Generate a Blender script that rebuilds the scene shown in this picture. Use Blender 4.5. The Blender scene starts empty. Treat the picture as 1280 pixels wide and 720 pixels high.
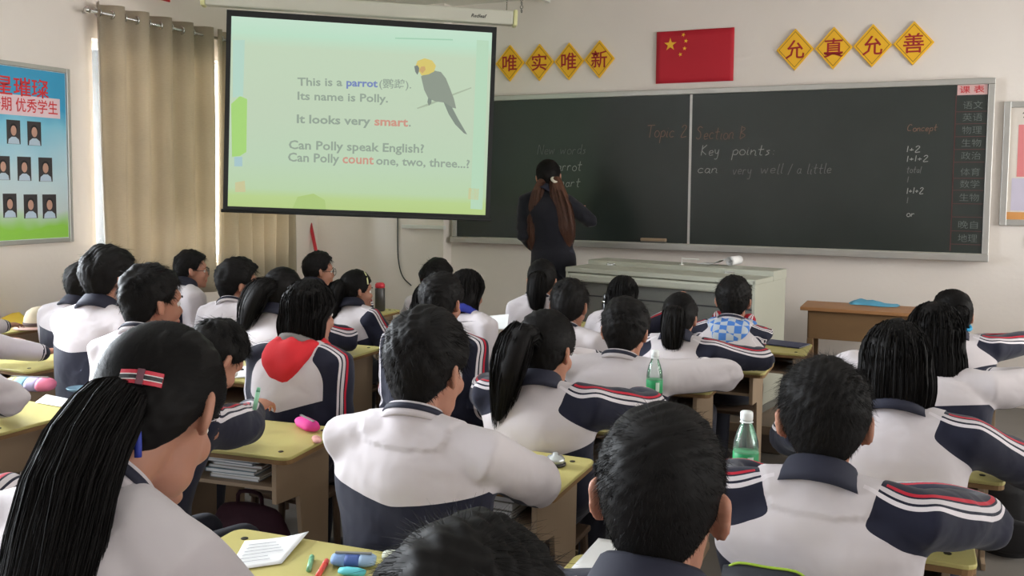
import bpy, bmesh, math, random
import numpy as np
from mathutils import Vector, Matrix, Euler
random.seed(7); RNG = np.random.default_rng(11)
SC = bpy.context.scene
COL = SC.collection
# ------------------------------------------------------------------ camera
F = 1116.9; CY = 305.88; CAMH = 1.62
_yaw, _pit, _rol = .4169, .0653, .0081
FW = np.array([-math.sin(_yaw)*math.cos(_pit), math.cos(_yaw)*math.cos(_pit), -math.sin(_pit)])
RT = np.array([math.cos(_yaw), math.sin(_yaw), 0.]); UP = np.cross(RT, FW)
RT, UP = RT*math.cos(_rol)+UP*math.sin(_rol), UP*math.cos(_rol)-RT*math.sin(_rol)
CP = np.array([0, 0, CAMH])
cd = bpy.data.cameras.new('camera'); cam = bpy.data.objects.new('camera', cd); COL.objects.link(cam)
cd.sensor_width = 36; cd.lens = F/1280*36; cd.shift_y = -(360-CY)/1280; cd.clip_start = .02
cam.matrix_world = Matrix(((RT[0], UP[0], -FW[0], 0), (RT[1], UP[1], -FW[1], 0), (RT[2], UP[2], -FW[2], CAMH), (0, 0, 0, 1)))
SC.camera = cam
def ray(x, y): return FW+RT*(x-640)/F-UP*(y-CY)/F
def at(x, y, d): return CP+ray(x, y)*d
def onz(x, y, z): k = ray(x, y); return CP+k*(z-CAMH)/k[2]
def onY(x, y, Y): k = ray(x, y); return CP+k*Y/k[1]
def onX(x, y, X): k = ray(x, y); return CP+k*X/k[0]
# ------------------------------------------------------------------ room numbers
D = 7.5; XL = -5.41; XR = 3.4; YB = -2.6; ZC = 3.30
# ------------------------------------------------------------------ world, lights, exposure
SC.view_settings.view_transform = 'Standard'; SC.view_settings.look = 'None'
SC.view_settings.gamma = 1; SC.view_settings.use_curve_mapping = False
SC.view_settings.exposure = -0.2
w = bpy.data.worlds.new('sky'); SC.world = w; w.use_nodes = True
w.node_tree.nodes['Background'].inputs[0].default_value = (.80, .90, 1, 1)
w.node_tree.nodes['Background'].inputs[1].default_value = 1.0
# left wall windows (y0, y1, z0, z1); the first one is behind the curtains
LWIN = [(4.72, 6.86, .95, 2.66), (1.25, 3.55, .95, 2.75), (-1.95, .55, .95, 2.75)]
RWIN = [(4.3, 6.5, 1.0, 2.7), (1.0, 3.2, 1.0, 2.6), (-2.0, .2, 1.0, 2.6)]  # right wall; the first, frontmost opening is added to brighten the front wall
def area(name, loc, rot, sx, sy, power, col):
    l = bpy.data.lights.new(name, 'AREA'); l.shape = 'RECTANGLE'; l.size = sx; l.size_y = sy
    l.energy = power; l.color = col
    o = bpy.data.objects.new(name, l); COL.objects.link(o); o.location = loc; o.rotation_euler = rot
for i, (a, b, c, e) in enumerate(LWIN):
    area('daylight', (XL-.32, (a+b)/2, (c+e)/2), (0, -math.pi/2, 0), e-c, b-a, (620, 1000, 420)[i], (.93, .96, 1))
for i, (a, b, c, e) in enumerate(RWIN):
    area('corridor_and_fill_light', (XR+.32, (a+b)/2, (c+e)/2), (0, math.pi/2, 0), e-c, b-a, (240, 90, 50)[i], (1, .94, .87))  # first lamp is an added fill for the front wall, the others corridor daylight
# ------------------------------------------------------------------ materials
M = {}
def mat(name, col, rough=.6, var=.08, nscale=6., bump=0., bscale=60., metal=0., spec=.5, sheen=0., coat=0., trans=0., stretch=(1, 1, 1), emit=None, sss=0.):
    if name in M: return M[name]
    m = bpy.data.materials.new(name); m.use_nodes = True; nt = m.node_tree; N = nt.nodes; L = nt.links
    b = N['Principled BSDF']
    tc = N.new('ShaderNodeTexCoord'); mp = N.new('ShaderNodeMapping'); mp.inputs['Scale'].default_value = stretch
    L.new(tc.outputs['Object'], mp.inputs['Vector'])
    if var > 0:
        no = N.new('ShaderNodeTexNoise'); no.inputs['Scale'].default_value = nscale; no.inputs['Detail'].default_value = 5
        L.new(mp.outputs[0], no.inputs['Vector'])
        mx = N.new('ShaderNodeMix'); mx.data_type = 'RGBA'
        mx.inputs[6].default_value = (*[max(0, c*(1-var)) for c in col], 1)
        mx.inputs[7].default_value = (*[min(1, c*(1+var)) for c in col], 1)
        L.new(no.outputs[0], mx.inputs[0]); L.new(mx.outputs[2], b.inputs['Base Color'])
    else: b.inputs['Base Color'].default_value = (*col, 1)
    b.inputs['Roughness'].default_value = rough; b.inputs['Metallic'].default_value = metal
    b.inputs['Specular IOR Level'].default_value = spec
    if sheen: b.inputs['Sheen Weight'].default_value = sheen
    if coat: b.inputs['Coat Weight'].default_value = coat
    if trans: b.inputs['Transmission Weight'].default_value = trans
    if sss:
        b.inputs['Subsurface Weight'].default_value = sss; b.inputs['Subsurface Radius'].default_value = (.012, .004, .002)
        b.inputs['Subsurface Scale'].default_value = 1.0
    if bump:
        n2 = N.new('ShaderNodeTexNoise'); n2.inputs['Scale'].default_value = bscale; n2.inputs['Detail'].default_value = 4
        L.new(mp.outputs[0], n2.inputs['Vector'])
        bp = N.new('ShaderNodeBump'); bp.inputs['Strength'].default_value = bump; bp.inputs['Distance'].default_value = .01
        L.new(n2.outputs[0], bp.inputs['Height']); L.new(bp.outputs[0], b.inputs['Normal'])
    if emit:
        b.inputs['Emission Color'].default_value = (*col, 1); b.inputs['Emission Strength'].default_value = emit
    M[name] = m; return m
def s2l(r, g, b):
    f = lambda c: (c/255/12.92 if c/255 <= .04045 else ((c/255+.055)/1.055)**2.4)
    return (f(r), f(g), f(b))
def rgb(name, r, g, b, **k): return mat(name, s2l(r, g, b), **k)
def glow(name, r, g, b, st=1.0):                              # light thrown on the projector screen
    if name in M: return M[name]
    m = bpy.data.materials.new(name); m.use_nodes = True; b_ = m.node_tree.nodes['Principled BSDF']
    b_.inputs['Base Color'].default_value = (.02, .02, .02, 1); b_.inputs['Specular IOR Level'].default_value = 0
    b_.inputs['Emission Color'].default_value = (*s2l(r, g, b), 1); b_.inputs['Emission Strength'].default_value = st
    M[name] = m; return m
def clear_plastic(name, tint=(.95, 1, .97), fac=.16):
    if name in M: return M[name]
    m = bpy.data.materials.new(name); m.use_nodes = True; nt = m.node_tree; N = nt.nodes; N.clear(); L = nt.links
    o = N.new('ShaderNodeOutputMaterial'); t = N.new('ShaderNodeBsdfTransparent'); t.inputs[0].default_value = (*tint, 1)
    g = N.new('ShaderNodeBsdfGlossy'); g.inputs['Roughness'].default_value = .06
    d = N.new('ShaderNodeBsdfDiffuse'); d.inputs[0].default_value = (.8, .85, .85, 1)
    fr = N.new('ShaderNodeLayerWeight'); fr.inputs[0].default_value = .35
    mx = N.new('ShaderNodeMixShader'); m2 = N.new('ShaderNodeMixShader'); m2.inputs[0].default_value = fac*.6
    L.new(t.outputs[0], m2.inputs[1]); L.new(d.outputs[0], m2.inputs[2])
    L.new(fr.outputs['Fresnel'], mx.inputs[0]); L.new(m2.outputs[0], mx.inputs[1]); L.new(g.outputs[0], mx.inputs[2])
    L.new(mx.outputs[0], o.inputs[0]); M[name] = m; return m
# ------------------------------------------------------------------ mesh helpers
def link(name, V, Fc, m=None, parent=None, smooth=False, loc=None, rot=None):
    me = bpy.data.meshes.new(name); me.from_pydata([tuple(map(float, v)) for v in V], [], [tuple(f) for f in Fc]); me.update()
    if m: me.materials.append(m)
    if smooth: me.polygons.foreach_set('use_smooth', [True]*len(me.polygons))
    o = bpy.data.objects.new(name, me); COL.objects.link(o)
    if parent: o.parent = parent
    if loc is not None: o.location = loc
    if rot is not None: o.rotation_euler = rot
    return o
def link_np(name, V, Fc, m=None, parent=None, smooth=True):
    """fast path: V (n,3) array, Fc list of index arrays grouped by size"""
    me = bpy.data.meshes.new(name); nv = len(V); me.vertices.add(nv); me.vertices.foreach_set('co', np.asarray(V, np.float32).ravel())
    loops = np.concatenate([f.ravel() for f in Fc]); sizes = np.concatenate([np.full(len(f), f.shape[1]) for f in Fc])
    starts = np.concatenate([[0], np.cumsum(sizes)[:-1]])
    me.loops.add(len(loops)); me.polygons.add(len(sizes))
    me.loops.foreach_set('vertex_index', loops.astype(np.int32)); me.polygons.foreach_set('loop_start', starts.astype(np.int32))
    me.update(calc_edges=True); me.validate()
    if m: me.materials.append(m)
    if smooth: me.polygons.foreach_set('use_smooth', [True]*len(me.polygons))
    o = bpy.data.objects.new(name, me); COL.objects.link(o)
    if parent: o.parent = parent
    return o
def empty(name, loc=(0, 0, 0), rz=0):
    o = bpy.data.objects.new(name, None); COL.objects.link(o); o.location = loc; o.rotation_euler = (0, 0, rz); o.empty_display_size = .1
    return o
def tag(o, label=None, cat=None, group=None, kind=None):
    if label: o['label'] = label
    if cat: o['category'] = cat
    if group: o['group'] = group
    if kind: o['kind'] = kind
    return o
class MB:
    def __init__(s): s.V = []; s.F = []
    def add(s, V, Fc):
        n = len(s.V); s.V += [tuple(v) for v in V]; s.F += [tuple(i+n for i in f) for f in Fc]; return s
    def box(s, a, b, T=None):
        (x0, y0, z0), (x1, y1, z1) = a, b
        V = [(x0, y0, z0), (x1, y0, z0), (x1, y1, z0), (x0, y1, z0), (x0, y0, z1), (x1, y0, z1), (x1, y1, z1), (x0, y1, z1)]
        if T is not None: V = [T@Vector(v) for v in V]
        return s.add(V, [(3, 2, 1, 0), (4, 5, 6, 7), (0, 1, 5, 4), (1, 2, 6, 5), (2, 3, 7, 6), (3, 0, 4, 7)])
    def prism(s, pts, h, o=(0, 0, 0), u=(1, 0, 0), v=(0, 1, 0), n=(0, 0, 1)):
        """2-D outline pts in plane (u, v) from o, extruded h along n"""
        o, u, v, n = map(np.array, (o, u, v, n)); k = len(pts)
        A = [o+u*p[0]+v*p[1] for p in pts]; B = [q+n*h for q in A]
        if np.dot(np.cross(u, v), n)*h < 0: pass
        return s.add(A+B, [tuple(range(k))[::-1], tuple(range(k, 2*k))]+[(i, (i+1) % k, (i+1) % k+k, i+k) for i in range(k)])
    def tube(s, pts, r, n=8, side=None, cap=True):
        V, Q, C = tube(pts, r, n, side); return s.add(V, [tuple(q) for q in Q]+([tuple(c) for c in C] if cap else []))
    def lathe(s, prof, n=20, o=(0, 0, 0)):
        V = []; k = len(prof)
        for r, z in prof:
            for j in range(n): a = 2*math.pi*j/n; V.append((o[0]+r*math.cos(a), o[1]+r*math.sin(a), o[2]+z))
        Fc = [(i*n+j, i*n+(j+1) % n, (i+1)*n+(j+1) % n, (i+1)*n+j) for i in range(k-1) for j in range(n)]
        Fc += [tuple(range(n))[::-1], tuple((k-1)*n+j for j in range(n))]
        return s.add(V, Fc)
    def build(s, name, m=None, parent=None, smooth=False, bevel=0, loc=None, rot=None):
        o = link(name, s.V, s.F, m, parent, smooth, loc, rot)
        if bevel:
            b = o.modifiers.new('bevel', 'BEVEL'); b.width = bevel; b.segments = 2; b.limit_method = 'ANGLE'
        return o
def tube(pts, r, n=10, side=None, ang0=0.):
    """swept ring; r: float, (k,) or (k,2) radii (along side, across)"""
    P = np.array(pts, float); k = len(P); r = np.array(r, float)
    if r.ndim == 0: r = np.full((k, 2), float(r))
    elif r.ndim == 1 and len(r) == k: r = np.stack([r, r], 1)
    T = np.gradient(P, axis=0); T /= np.linalg.norm(T, axis=1)[:, None]+1e-9
    s0 = np.array(side if side is not None else (1, 0, 0) if abs(T[0][0]) < .9 else (0, 1, 0), float)
    V = []; a = np.linspace(0, 2*math.pi, n, endpoint=False)+ang0
    for i in range(k):
        s0 = s0-T[i]*np.dot(s0, T[i]); s0 /= np.linalg.norm(s0)+1e-9; u = np.cross(T[i], s0)
        V.append(P[i]+np.outer(np.cos(a)*r[i, 0], s0)+np.outer(np.sin(a)*r[i, 1], u))
    V = np.concatenate(V); j = np.arange(n); Q = []
    for i in range(k-1): Q.append(np.stack([i*n+j, i*n+(j+1) % n, (i+1)*n+(j+1) % n, (i+1)*n+j], 1))
    return V, np.concatenate(Q), [j[::-1].copy(), (k-1)*n+j]
def rtube(pts, r, n=12, side=None):
    """tube with rounded ends"""
    P = [np.array(p, float) for p in pts]; r = np.array(r, float)
    if r.ndim == 0: r = np.full((len(P), 2), float(r))
    elif r.ndim == 1: r = np.stack([r, r], 1)
    t0 = P[0]-P[1]; t0 /= np.linalg.norm(t0); t1 = P[-1]-P[-2]; t1 /= np.linalg.norm(t1)
    a, b = r[0].min(), r[-1].min()
    P2 = [P[0]+t0*a*.95, P[0]+t0*a*.6]+P+[P[-1]+t1*b*.6, P[-1]+t1*b*.95]
    R2 = np.vstack([r[0]*.25, r[0]*.8, r, r[-1]*.8, r[-1]*.25])
    return tube(P2, R2, n, side)
def smooth_path(pts, m=24):
    P = np.array(pts, float); k = len(P)
    Q = np.vstack([2*P[0]-P[1], P, 2*P[-1]-P[-2]]); out = []
    for t in np.linspace(0, k-1-1e-6, m):
        i = int(t); f = t-i; a, b, c, d = Q[i], Q[i+1], Q[i+2], Q[i+3]
        out.append(.5*((2*b)+(c-a)*f+(2*a-5*b+4*c-d)*f*f+(3*b-a-3*c+d)*f**3))
    return np.array(out)
_ico = {}
def ico(s):
    if s not in _ico:
        bm = bmesh.new(); bmesh.ops.create_icosphere(bm, subdivisions=s, radius=1)
        _ico[s] = (np.array([v.co[:] for v in bm.verts]), np.array([[v.index for v in f.verts] for f in bm.faces])); bm.free()
    return _ico[s]
class NB:                                                     # numpy mesh collector
    def __init__(s): s.V = []; s.T = []; s.Q = []; s.P = []; s.n = 0
    def _v(s, V): V = np.asarray(V, float); s.V.append(V); k = s.n; s.n += len(V); return k
    def tube(s, *a, **k):
        V, Q, C = rtube(*a, **k); b = s._v(V); s.Q.append(Q+b); s.P += [c+b for c in C]; return s
    def ball(s, c, r, R=None, sub=3):
        V, T = ico(sub); V = V*np.array(r, float)
        if R is not None: V = V@np.array(R).T
        b = s._v(V+np.array(c)); s.T.append(T+b); return s
    def tris(s, V, T): b = s._v(V); s.T.append(np.asarray(T)+b); return s
    def quads(s, V, Q): b = s._v(V); s.Q.append(np.asarray(Q)+b); return s
    def xform(s, R, t): s.V = [v@np.array(R).T+np.array(t) for v in s.V]; return s
    def join(s, o):
        b = s.n; s.V += o.V; s.n += o.n; s.T += [t+b for t in o.T]; s.Q += [q+b for q in o.Q]; s.P += [p+b for p in o.P]; return s
    def build(s, name, m=None, parent=None, smooth=True):
        groups = ([np.concatenate(s.T)] if s.T else [])+([np.concatenate(s.Q)] if s.Q else [])+[p[None] for p in s.P]
        return link_np(name, np.concatenate(s.V), groups, m, parent, smooth)
def evaluate(o, name, m, parent, smooth=True):
    """apply an object's modifiers and hand back a plain object"""
    bpy.context.view_layer.update()
    me = bpy.data.meshes.new_from_object(o.evaluated_get(bpy.context.evaluated_depsgraph_get()))
    old = o.data; bpy.data.objects.remove(o); bpy.data.meshes.remove(old)
    me.name = name; me.materials.clear()
    if m: me.materials.append(m)
    me.polygons.foreach_set('use_smooth', [smooth]*len(me.polygons))
    n = bpy.data.objects.new(name, me); COL.objects.link(n)
    if parent: n.parent = parent
    return n
def fuse(nb, name, m, parent, vox, smooth_it=3, ratio=1.0, factor=.5):
    o = nb.build('tmp', None, None)
    r = o.modifiers.new('r', 'REMESH'); r.mode = 'VOXEL'; r.voxel_size = vox
    if smooth_it: s = o.modifiers.new('s', 'SMOOTH'); s.iterations = smooth_it; s.factor = factor
    if ratio < 1: d = o.modifiers.new('d', 'DECIMATE'); d.ratio = ratio
    return evaluate(o, name, m, parent)
def co(me):
    a = np.empty(len(me.vertices)*3, np.float32); me.vertices.foreach_get('co', a); return a.reshape(-1, 3).astype(float)
_txt = {}
def text_mesh(s, bold=0., shear=0.):
    k = (s, bold, shear)
    if k not in _txt:
        c = bpy.data.curves.new('t', 'FONT'); c.body = s; c.size = 1; c.offset = bold; c.shear = shear; c.resolution_u = 2
        o = bpy.data.objects.new('t', c); COL.objects.link(o); bpy.context.view_layer.update()
        me = bpy.data.meshes.new_from_object(o.evaluated_get(bpy.context.evaluated_depsgraph_get()))
        V = co(me); Fc = [tuple(p.vertices) for p in me.polygons]
        bpy.data.objects.remove(o); bpy.data.curves.remove(c); bpy.data.meshes.remove(me); _txt[k] = (V, Fc)
    return _txt[k]
def write(name, s, m, parent, p0, u, v, width=None, height=None, bold=0., shear=0., lift=.0015, centre=False, stretch=True):
    """lettering in plane (u, v) from p0 (left end of the baseline)"""
    V, Fc = text_mesh(s, bold, shear)
    if not len(V): return None
    p0, u, v = map(lambda a: np.array(a, float), (p0, u, v)); n = np.cross(u, v)
    lo, hi = V.min(0), V.max(0); sx = width/(hi[0]-lo[0]) if width else None; sy = height/(hi[1]-(lo[1] if centre else 0)) if height else None
    sx = sx or sy; sy = sy or sx
    if centre: W = np.outer((V[:, 0]-(lo[0]+hi[0])/2)*sx, u)+np.outer((V[:, 1]-(lo[1]+hi[1])/2)*sy, v)
    else: W = np.outer((V[:, 0]-lo[0])*sx, u)+np.outer(V[:, 1]*sy, v)
    W = W+p0+n*lift
    if ' ' in s.strip():                                      # one object per word: split at the widest gaps
        q = V[:, 0]; iv = sorted((q[list(f)].min(), q[list(f)].max(), f) for f in Fc); segs = [[iv[0][1], [iv[0][2]]]]; gaps = []
        for a, b, f in iv[1:]:
            if a > segs[-1][0]: gaps.append(a-segs[-1][0]); segs.append([b, [f], gaps[-1]])
            else: segs[-1][0] = max(segs[-1][0], b); segs[-1][1].append(f)
        cut = sorted(gaps)[-s.strip().count(' ')]; words = [list(segs[0][1])]
        for sg in segs[1:]:
            if sg[2] >= cut: words.append(list(sg[1]))
            else: words[-1] += sg[1]
        for wf in words:
            ids = sorted({i for f in wf for i in f}); mp = {v: k for k, v in enumerate(ids)}
            o = link(name, W[ids], [[mp[i] for i in f] for f in wf], m, parent)
        return o
    return link(name, W, Fc, m, parent)
# ================================================================== THE SETTING
wall_m = rgb('wall_paint', 233, 224, 217, rough=.75, var=.035, nscale=2.2, bump=.15, bscale=25)
ceil_m = rgb('ceiling_paint', 222, 219, 212, rough=.8, var=.03)
floor_m = rgb('floor_concrete', 118, 113, 108, rough=.5, var=.16, nscale=3, bump=.1)
white_m = rgb('white_frame', 226, 226, 222, rough=.4, var=.02)
glass_m = clear_plastic('window_glass', (.97, .99, 1), .03)
def wall_holes(name, axis, c0, c1, lo, hi, holes, m):
    """wall slab along Y at x in (c0, c1) with window openings"""
    b = MB(); y = lo
    for (a, e, z0, z1) in sorted(holes):
        b.box((c0, y, 0), (c1, a, ZC)); b.box((c0, a, 0), (c1, e, z0)); b.box((c0, a, z1), (c1, e, ZC)); y = e
    b.box((c0, y, 0), (c1, hi, ZC)); return tag(b.build(name, m), kind='structure')
DW = D+.045
tag(MB().box((XL-.24, YB-.24, -.12), (XR+.24, DW+.24, 0)).build('floor', floor_m), kind='structure')
tag(MB().box((XL-.24, YB-.24, ZC), (XR+.24, DW+.24, ZC+.12)).build('ceiling', ceil_m), kind='structure')
tag(MB().box((XL, DW, 0), (XR, DW+.24, ZC)).build('wall_front', wall_m), kind='structure')
tag(MB().box((XL, YB-.24, 0), (XR, YB, ZC)).build('wall_back', wall_m), kind='structure')
wall_holes('wall_left', 'x', XL-.24, XL, YB-.24, DW+.24, LWIN, wall_m)
wall_holes('wall_right', 'x', XR, XR+.24, YB-.24, DW+.24, RWIN, wall_m)
tag(MB().box((XL, D-.11, 0), (-3.975, DW, ZC)).build('wall_front_pillar', wall_m), kind='structure')
def window(idx, x0, x1, hole):
    a, e, z0, z1 = hole; t = empty('window_%d' % idx, ((x0+x1)/2, a, z0)); tag(t, kind='structure')
    wdt, h = e-a, z1-z0; f = MB(); s = .05
    f.box((-.03, 0, 0), (.03, s, h)); f.box((-.03, wdt-s, 0), (.03, wdt, h)); f.box((-.03, s, 0), (.03, wdt-s, s)); f.box((-.03, s, h-s), (.03, wdt-s, h))
    n = max(2, round(wdt/.8))
    for i in range(1, n): f.box((-.03, wdt*i/n-.025, s), (.03, wdt*i/n+.025, h-s))
    f.build('window_frame', white_m, t)
    for i in range(n): MB().box((-.003, wdt*i/n+.02, s*.9), (.003, wdt*(i+1)/n-.02, h-s*.9)).build('pane', glass_m, t)
for i, hle in enumerate(LWIN): window(i+1, XL-.2, XL-.1, hle)
for i, hle in enumerate(RWIN): window(i+4, XR+.1, XR+.2, hle)  # the frontmost of these is an unseen window added for its light
# raised teaching platform
plat_m = rgb('platform_wood', 120, 105, 92, rough=.6, var=.2, nscale=5)
PZ = .15
tag(MB().box((-4.4, 5.55, 0), (-.66, DW, PZ)).build('floor_platform', plat_m, bevel=.01), kind='structure')

# ------------------------------------------------------------------ blackboard
alu_m = rgb('aluminium', 190, 188, 184, rough=.38, metal=.75, var=.05, nscale=12)
board_m = mat('blackboard_green', s2l(40, 47, 44), rough=.24, var=.22, nscale=2.5, spec=.5, bump=.01)
wood_m = rgb('desk_side_wood', 150, 128, 104, rough=.6, var=.22, nscale=4, stretch=(1, 1, .25), bump=.05)
bb = empty('blackboard', (0, D, 1.09)); tag(bb, 'long dark green blackboard with aluminium frame and chalk writing', 'blackboard')
X0, X1, ZB, ZT = -3.93, .555, 1.09, 2.445; XD = -1.69; zt = ZT-ZB
def bx(name, a, b, m, bevel=0.): return MB().box(a, b).build(name, m, bb, bevel=bevel)
bx('board_panel', (X0+.03, -.001, .05), (XD-.008, .04, zt-.03), board_m)
bx('board_panel', (XD+.008, -.001, .05), (X1-.03, .04, zt-.03), board_m)
bx('divider', (XD-.010, -.006, .04), (XD+.010, .04, zt-.02), alu_m)
bx('frame_top', (X0, -.018, zt-.045), (X1, .044, zt), alu_m, .004)
bx('frame_side', (X0, -.018, .05), (X0+.04, .044, zt-.045), alu_m, .004)
bx('frame_side', (X1-.045, -.018, .05), (X1, .044, zt-.045), alu_m, .004)
tr = bx('chalk_tray', (X0, -.075, 0), (X1, .044, .055), alu_m, .006)
chalkdust = rgb('chalk_dust', 200, 196, 186, rough=.9, var=.2)
bx('dusty_ledge', (X0+.3, -.07, .0555), (X1-.05, -.004, .057), chalkdust)
# single-stroke letters for the chalk hand
G = {
'T': [[(0, 1), (.7, 1.02)], [(.35, 1), (.3, 0)]], 'o': [[(.3, .5), (.1, .45), (.02, .2), (.15, 0), (.38, .05), (.45, .3), (.3, .5)]],
'p': [[(.08, .5), (0, -.45)], [(.07, .4), (.3, .52), (.45, .3), (.3, .04), (.05, .08)]], 'i': [[(.1, .48), (.06, .05), (.18, 0)], [(.13, .68), (.14, .71)]],
'c': [[(.42, .42), (.22, .5), (.03, .28), (.12, .02), (.42, .06)]], '2': [[(.05, .75), (.25, .95), (.45, .75), (.05, .02), (.55, .04)]],
'S': [[(.55, .9), (.3, 1.02), (.08, .8), (.4, .5), (.42, .12), (.2, -.02), (0, .12)]], 'e': [[(.03, .25), (.4, .3), (.3, .5), (.06, .38), (.1, .04), (.42, .08)]],
't': [[(.25, .95), (.18, .1), (.35, .02)], [(.02, .55), (.45, .58)]], 'n': [[(.05, .48), (.02, 0)], [(.04, .3), (.25, .5), (.38, .35), (.36, .05), (.48, 0)]],
'B': [[(.1, 1), (.05, 0)], [(.1, 1), (.45, .85), (.12, .55), (.5, .3), (.05, 0)]], 'N': [[(0, 0), (.1, 1), (.5, 0), (.62, 1)]],
'w': [[(0, .5), (.1, 0), (.28, .4), (.4, 0), (.55, .52)]], 'r': [[(.06, .5), (.03, 0)], [(.05, .3), (.2, .5), (.38, .45)]],
'd': [[(.4, .45), (.15, .48), (.03, .15), (.2, 0), (.4, .2)], [(.46, 1), (.4, .1), (.5, 0)]], 's': [[(.35, .48), (.12, .42), (.3, .2), (.05, 0)]],
'a': [[(.38, .42), (.15, .48), (.03, .15), (.2, 0), (.36, .2)], [(.4, .48), (.36, .08), (.48, 0)]], 'm': [[(.04, .48), (0, 0)], [(.03, .3), (.2, .5), (.28, .3), (.26, 0)], [(.28, .3), (.46, .5), (.54, .3), (.52, .05), (.62, 0)]],
'k': [[(.1, 1), (.02, 0)], [(.4, .52), (.06, .22), (.42, 0)]], 'K': [[(.1, 1), (.03, 0)], [(.5, .95), (.08, .45), (.5, 0)]],
'y': [[(.03, .5), (.1, .15), (.3, .15), (.4, .5)], [(.4, .5), (.3, -.35), (.05, -.42)]], ':': [[(.1, .4), (.11, .43)], [(.1, .05), (.11, .08)]],
'v': [[(0, .5), (.16, 0), (.38, .52)]], 'l': [[(.15, 1), (.06, .1), (.18, 0)]], '/': [[(0, -.1), (.4, 1)]],
'+': [[(0, .35), (.4, .37)], [(.2, .55), (.2, .15)]], '1': [[(.1, .9), (.08, 0)]], 'C': [[(.55, .85), (.3, 1), (.03, .6), (.1, .1), (.5, .08)]],
'h': [[(.1, 1), (.02, 0)], [(.05, .3), (.25, .5), (.36, .3), (.34, 0)]], 'u': [[(.03, .5), (.06, .1), (.25, .02), (.38, .3)], [(.4, .5), (.38, .05), (.5, 0)]], '.': [[(.1, .02), (.12, .05)]]}
def chalk(text, x, y, x2, h, m, wd=.0055):
    """handwriting from pixel (x, y) on the board to pixel x2, x-height from cap height h in metres"""
    a = onY(x, y, D); b = onY(x2, y, D); L = b[0]-a[0]
    adv = [(.75 if c in 'TNBKCSmw' else .3 if c in 'il.:1' else .55) if c != ' ' else .5 for c in text]; sc = L/sum(adv); mb = MB(); cx = 0
    rs = random.Random(text)
    for c, ad in zip(text, adv):
        for st in G.get(c, []):
            dy = rs.uniform(-.05, .05)
            P = smooth_path([(a[0]+(cx+p[0])*sc+p[1]*h*.1, 0, a[2]-1.09+(p[1]+dy)*h) for p in st], max(6, len(st)*4)) if len(st) > 1 else None
            for i in range(len(P)-1):
                q0, q1 = P[i], P[i+1]; dv = q1-q0; ln = math.hypot(dv[0], dv[2])+1e-6; nx, nz = -dv[2]/ln*wd/2, dv[0]/ln*wd/2
                mb.add([(q0[0]-nx, -.0025, q0[2]-nz), (q0[0]+nx, -.0025, q0[2]+nz), (q1[0]+nx, -.0025, q1[2]+nz), (q1[0]-nx, -.0025, q1[2]-nz)], [(0, 1, 2, 3)])
        if c == ' ' and mb.V: mb.build('chalk_writing', m, bb); mb = MB()
        cx += ad
    return mb.build('chalk_writing', m, bb)
ch_w = rgb('chalk_white', 150, 152, 148, rough=.95, var=.35, nscale=60)
ch_f = rgb('chalk_faint', 96, 98, 96, rough=.95, var=.4, nscale=60)
ch_o = rgb('chalk_orange', 112, 84, 68, rough=.95, var=.4, nscale=60)
chalk('Topic 2', 808, 172, 858, .105, ch_o); chalk('Section B', 870, 174, 934, .10, ch_o)
chalk('New words', 672, 193, 734, .085, ch_f); chalk('parrot', 690, 213, 728, .085, ch_w); chalk('smart', 692, 233, 726, .08, ch_w)
chalk('Key', 876, 194, 900, .085, ch_w); chalk('points:', 915, 194, 970, .085, ch_w)
chalk('can', 872, 216, 898, .075, ch_w); chalk('very', 916, 218, 940, .08, ch_f); chalk('well', 951, 217, 980, .08, ch_f); chalk('/', 985, 217, 991, .08, ch_f); chalk('a little', 996, 217, 1040, .08, ch_f)
chalk('Concept', 1134, 164, 1172, .05, ch_o)
for t, y, x2, m in (('1+2', 190, 1150, ch_w), ('1+1+2', 202, 1160, ch_w), ('total', 216, 1152, ch_f), ('1', 228, 1138, ch_f), ('1+1+2', 242, 1154, ch_w), ('1', 254, 1136, ch_f), ('or', 271, 1144, ch_w)):
    chalk(t, 1133, y, x2, .05, m)
# timetable column painted on the board's right end
ttl = rgb('timetable_line', 92, 52, 50, rough=.9, var=.2); pinkp = rgb('timetable_header', 216, 178, 176, rough=.8); redp = rgb('red_paint', 196, 40, 48, rough=.7)
xa, xb = .30, .505
hd = bx('timetable_header', (xa+.005, -.004, 1.235), (xb, -.001, 1.315), pinkp)
write('header_text', '课 表', redp, bb, ((xa+xb)/2, -.004, 1.275), (1, 0, 0), (0, 0, 1), width=.165, height=.055, bold=.012, centre=True)
bx('timetable_line', (xa-.004, -.003, .07), (xa+.002, -.001, 1.235), ttl)
zr = [1.16, 1.07, .975, .88, .785, .665, .575, .475, .375, .27, .17]
ch_t = rgb('chalk_subject', 104, 112, 108, rough=.95, var=.35, nscale=50)
for i, z in enumerate(zr):
    bx('timetable_line', (xa, -.003, z-.05), (xb, -.001, z-.046), ttl)
    s = ['语文', '英语', '物理', '生物', '政治', '体育', '数学', '生物', '', '晚自', '地理'][i]
    if s: write('subject_text', s, ch_t, bb, ((xa+xb)/2+.01, -.003, z), (1, 0, 0), (0, 0, 1), width=.13, height=.058, centre=True, bold=-.008)
# eraser on the tray
er = empty('blackboard_eraser', (-1.98, D-.045, 1.1478)); tag(er, 'wooden blackboard eraser lying on the chalk tray', 'eraser')
MB().box((-.11, -.025, .014), (.11, .025, .04)).build('handle', wood_m, er, bevel=.006); MB().box((-.108, -.024, 0), (.108, .024, .0145)).build('felt', rgb('felt', 90, 88, 84, rough=1), er)

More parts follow.
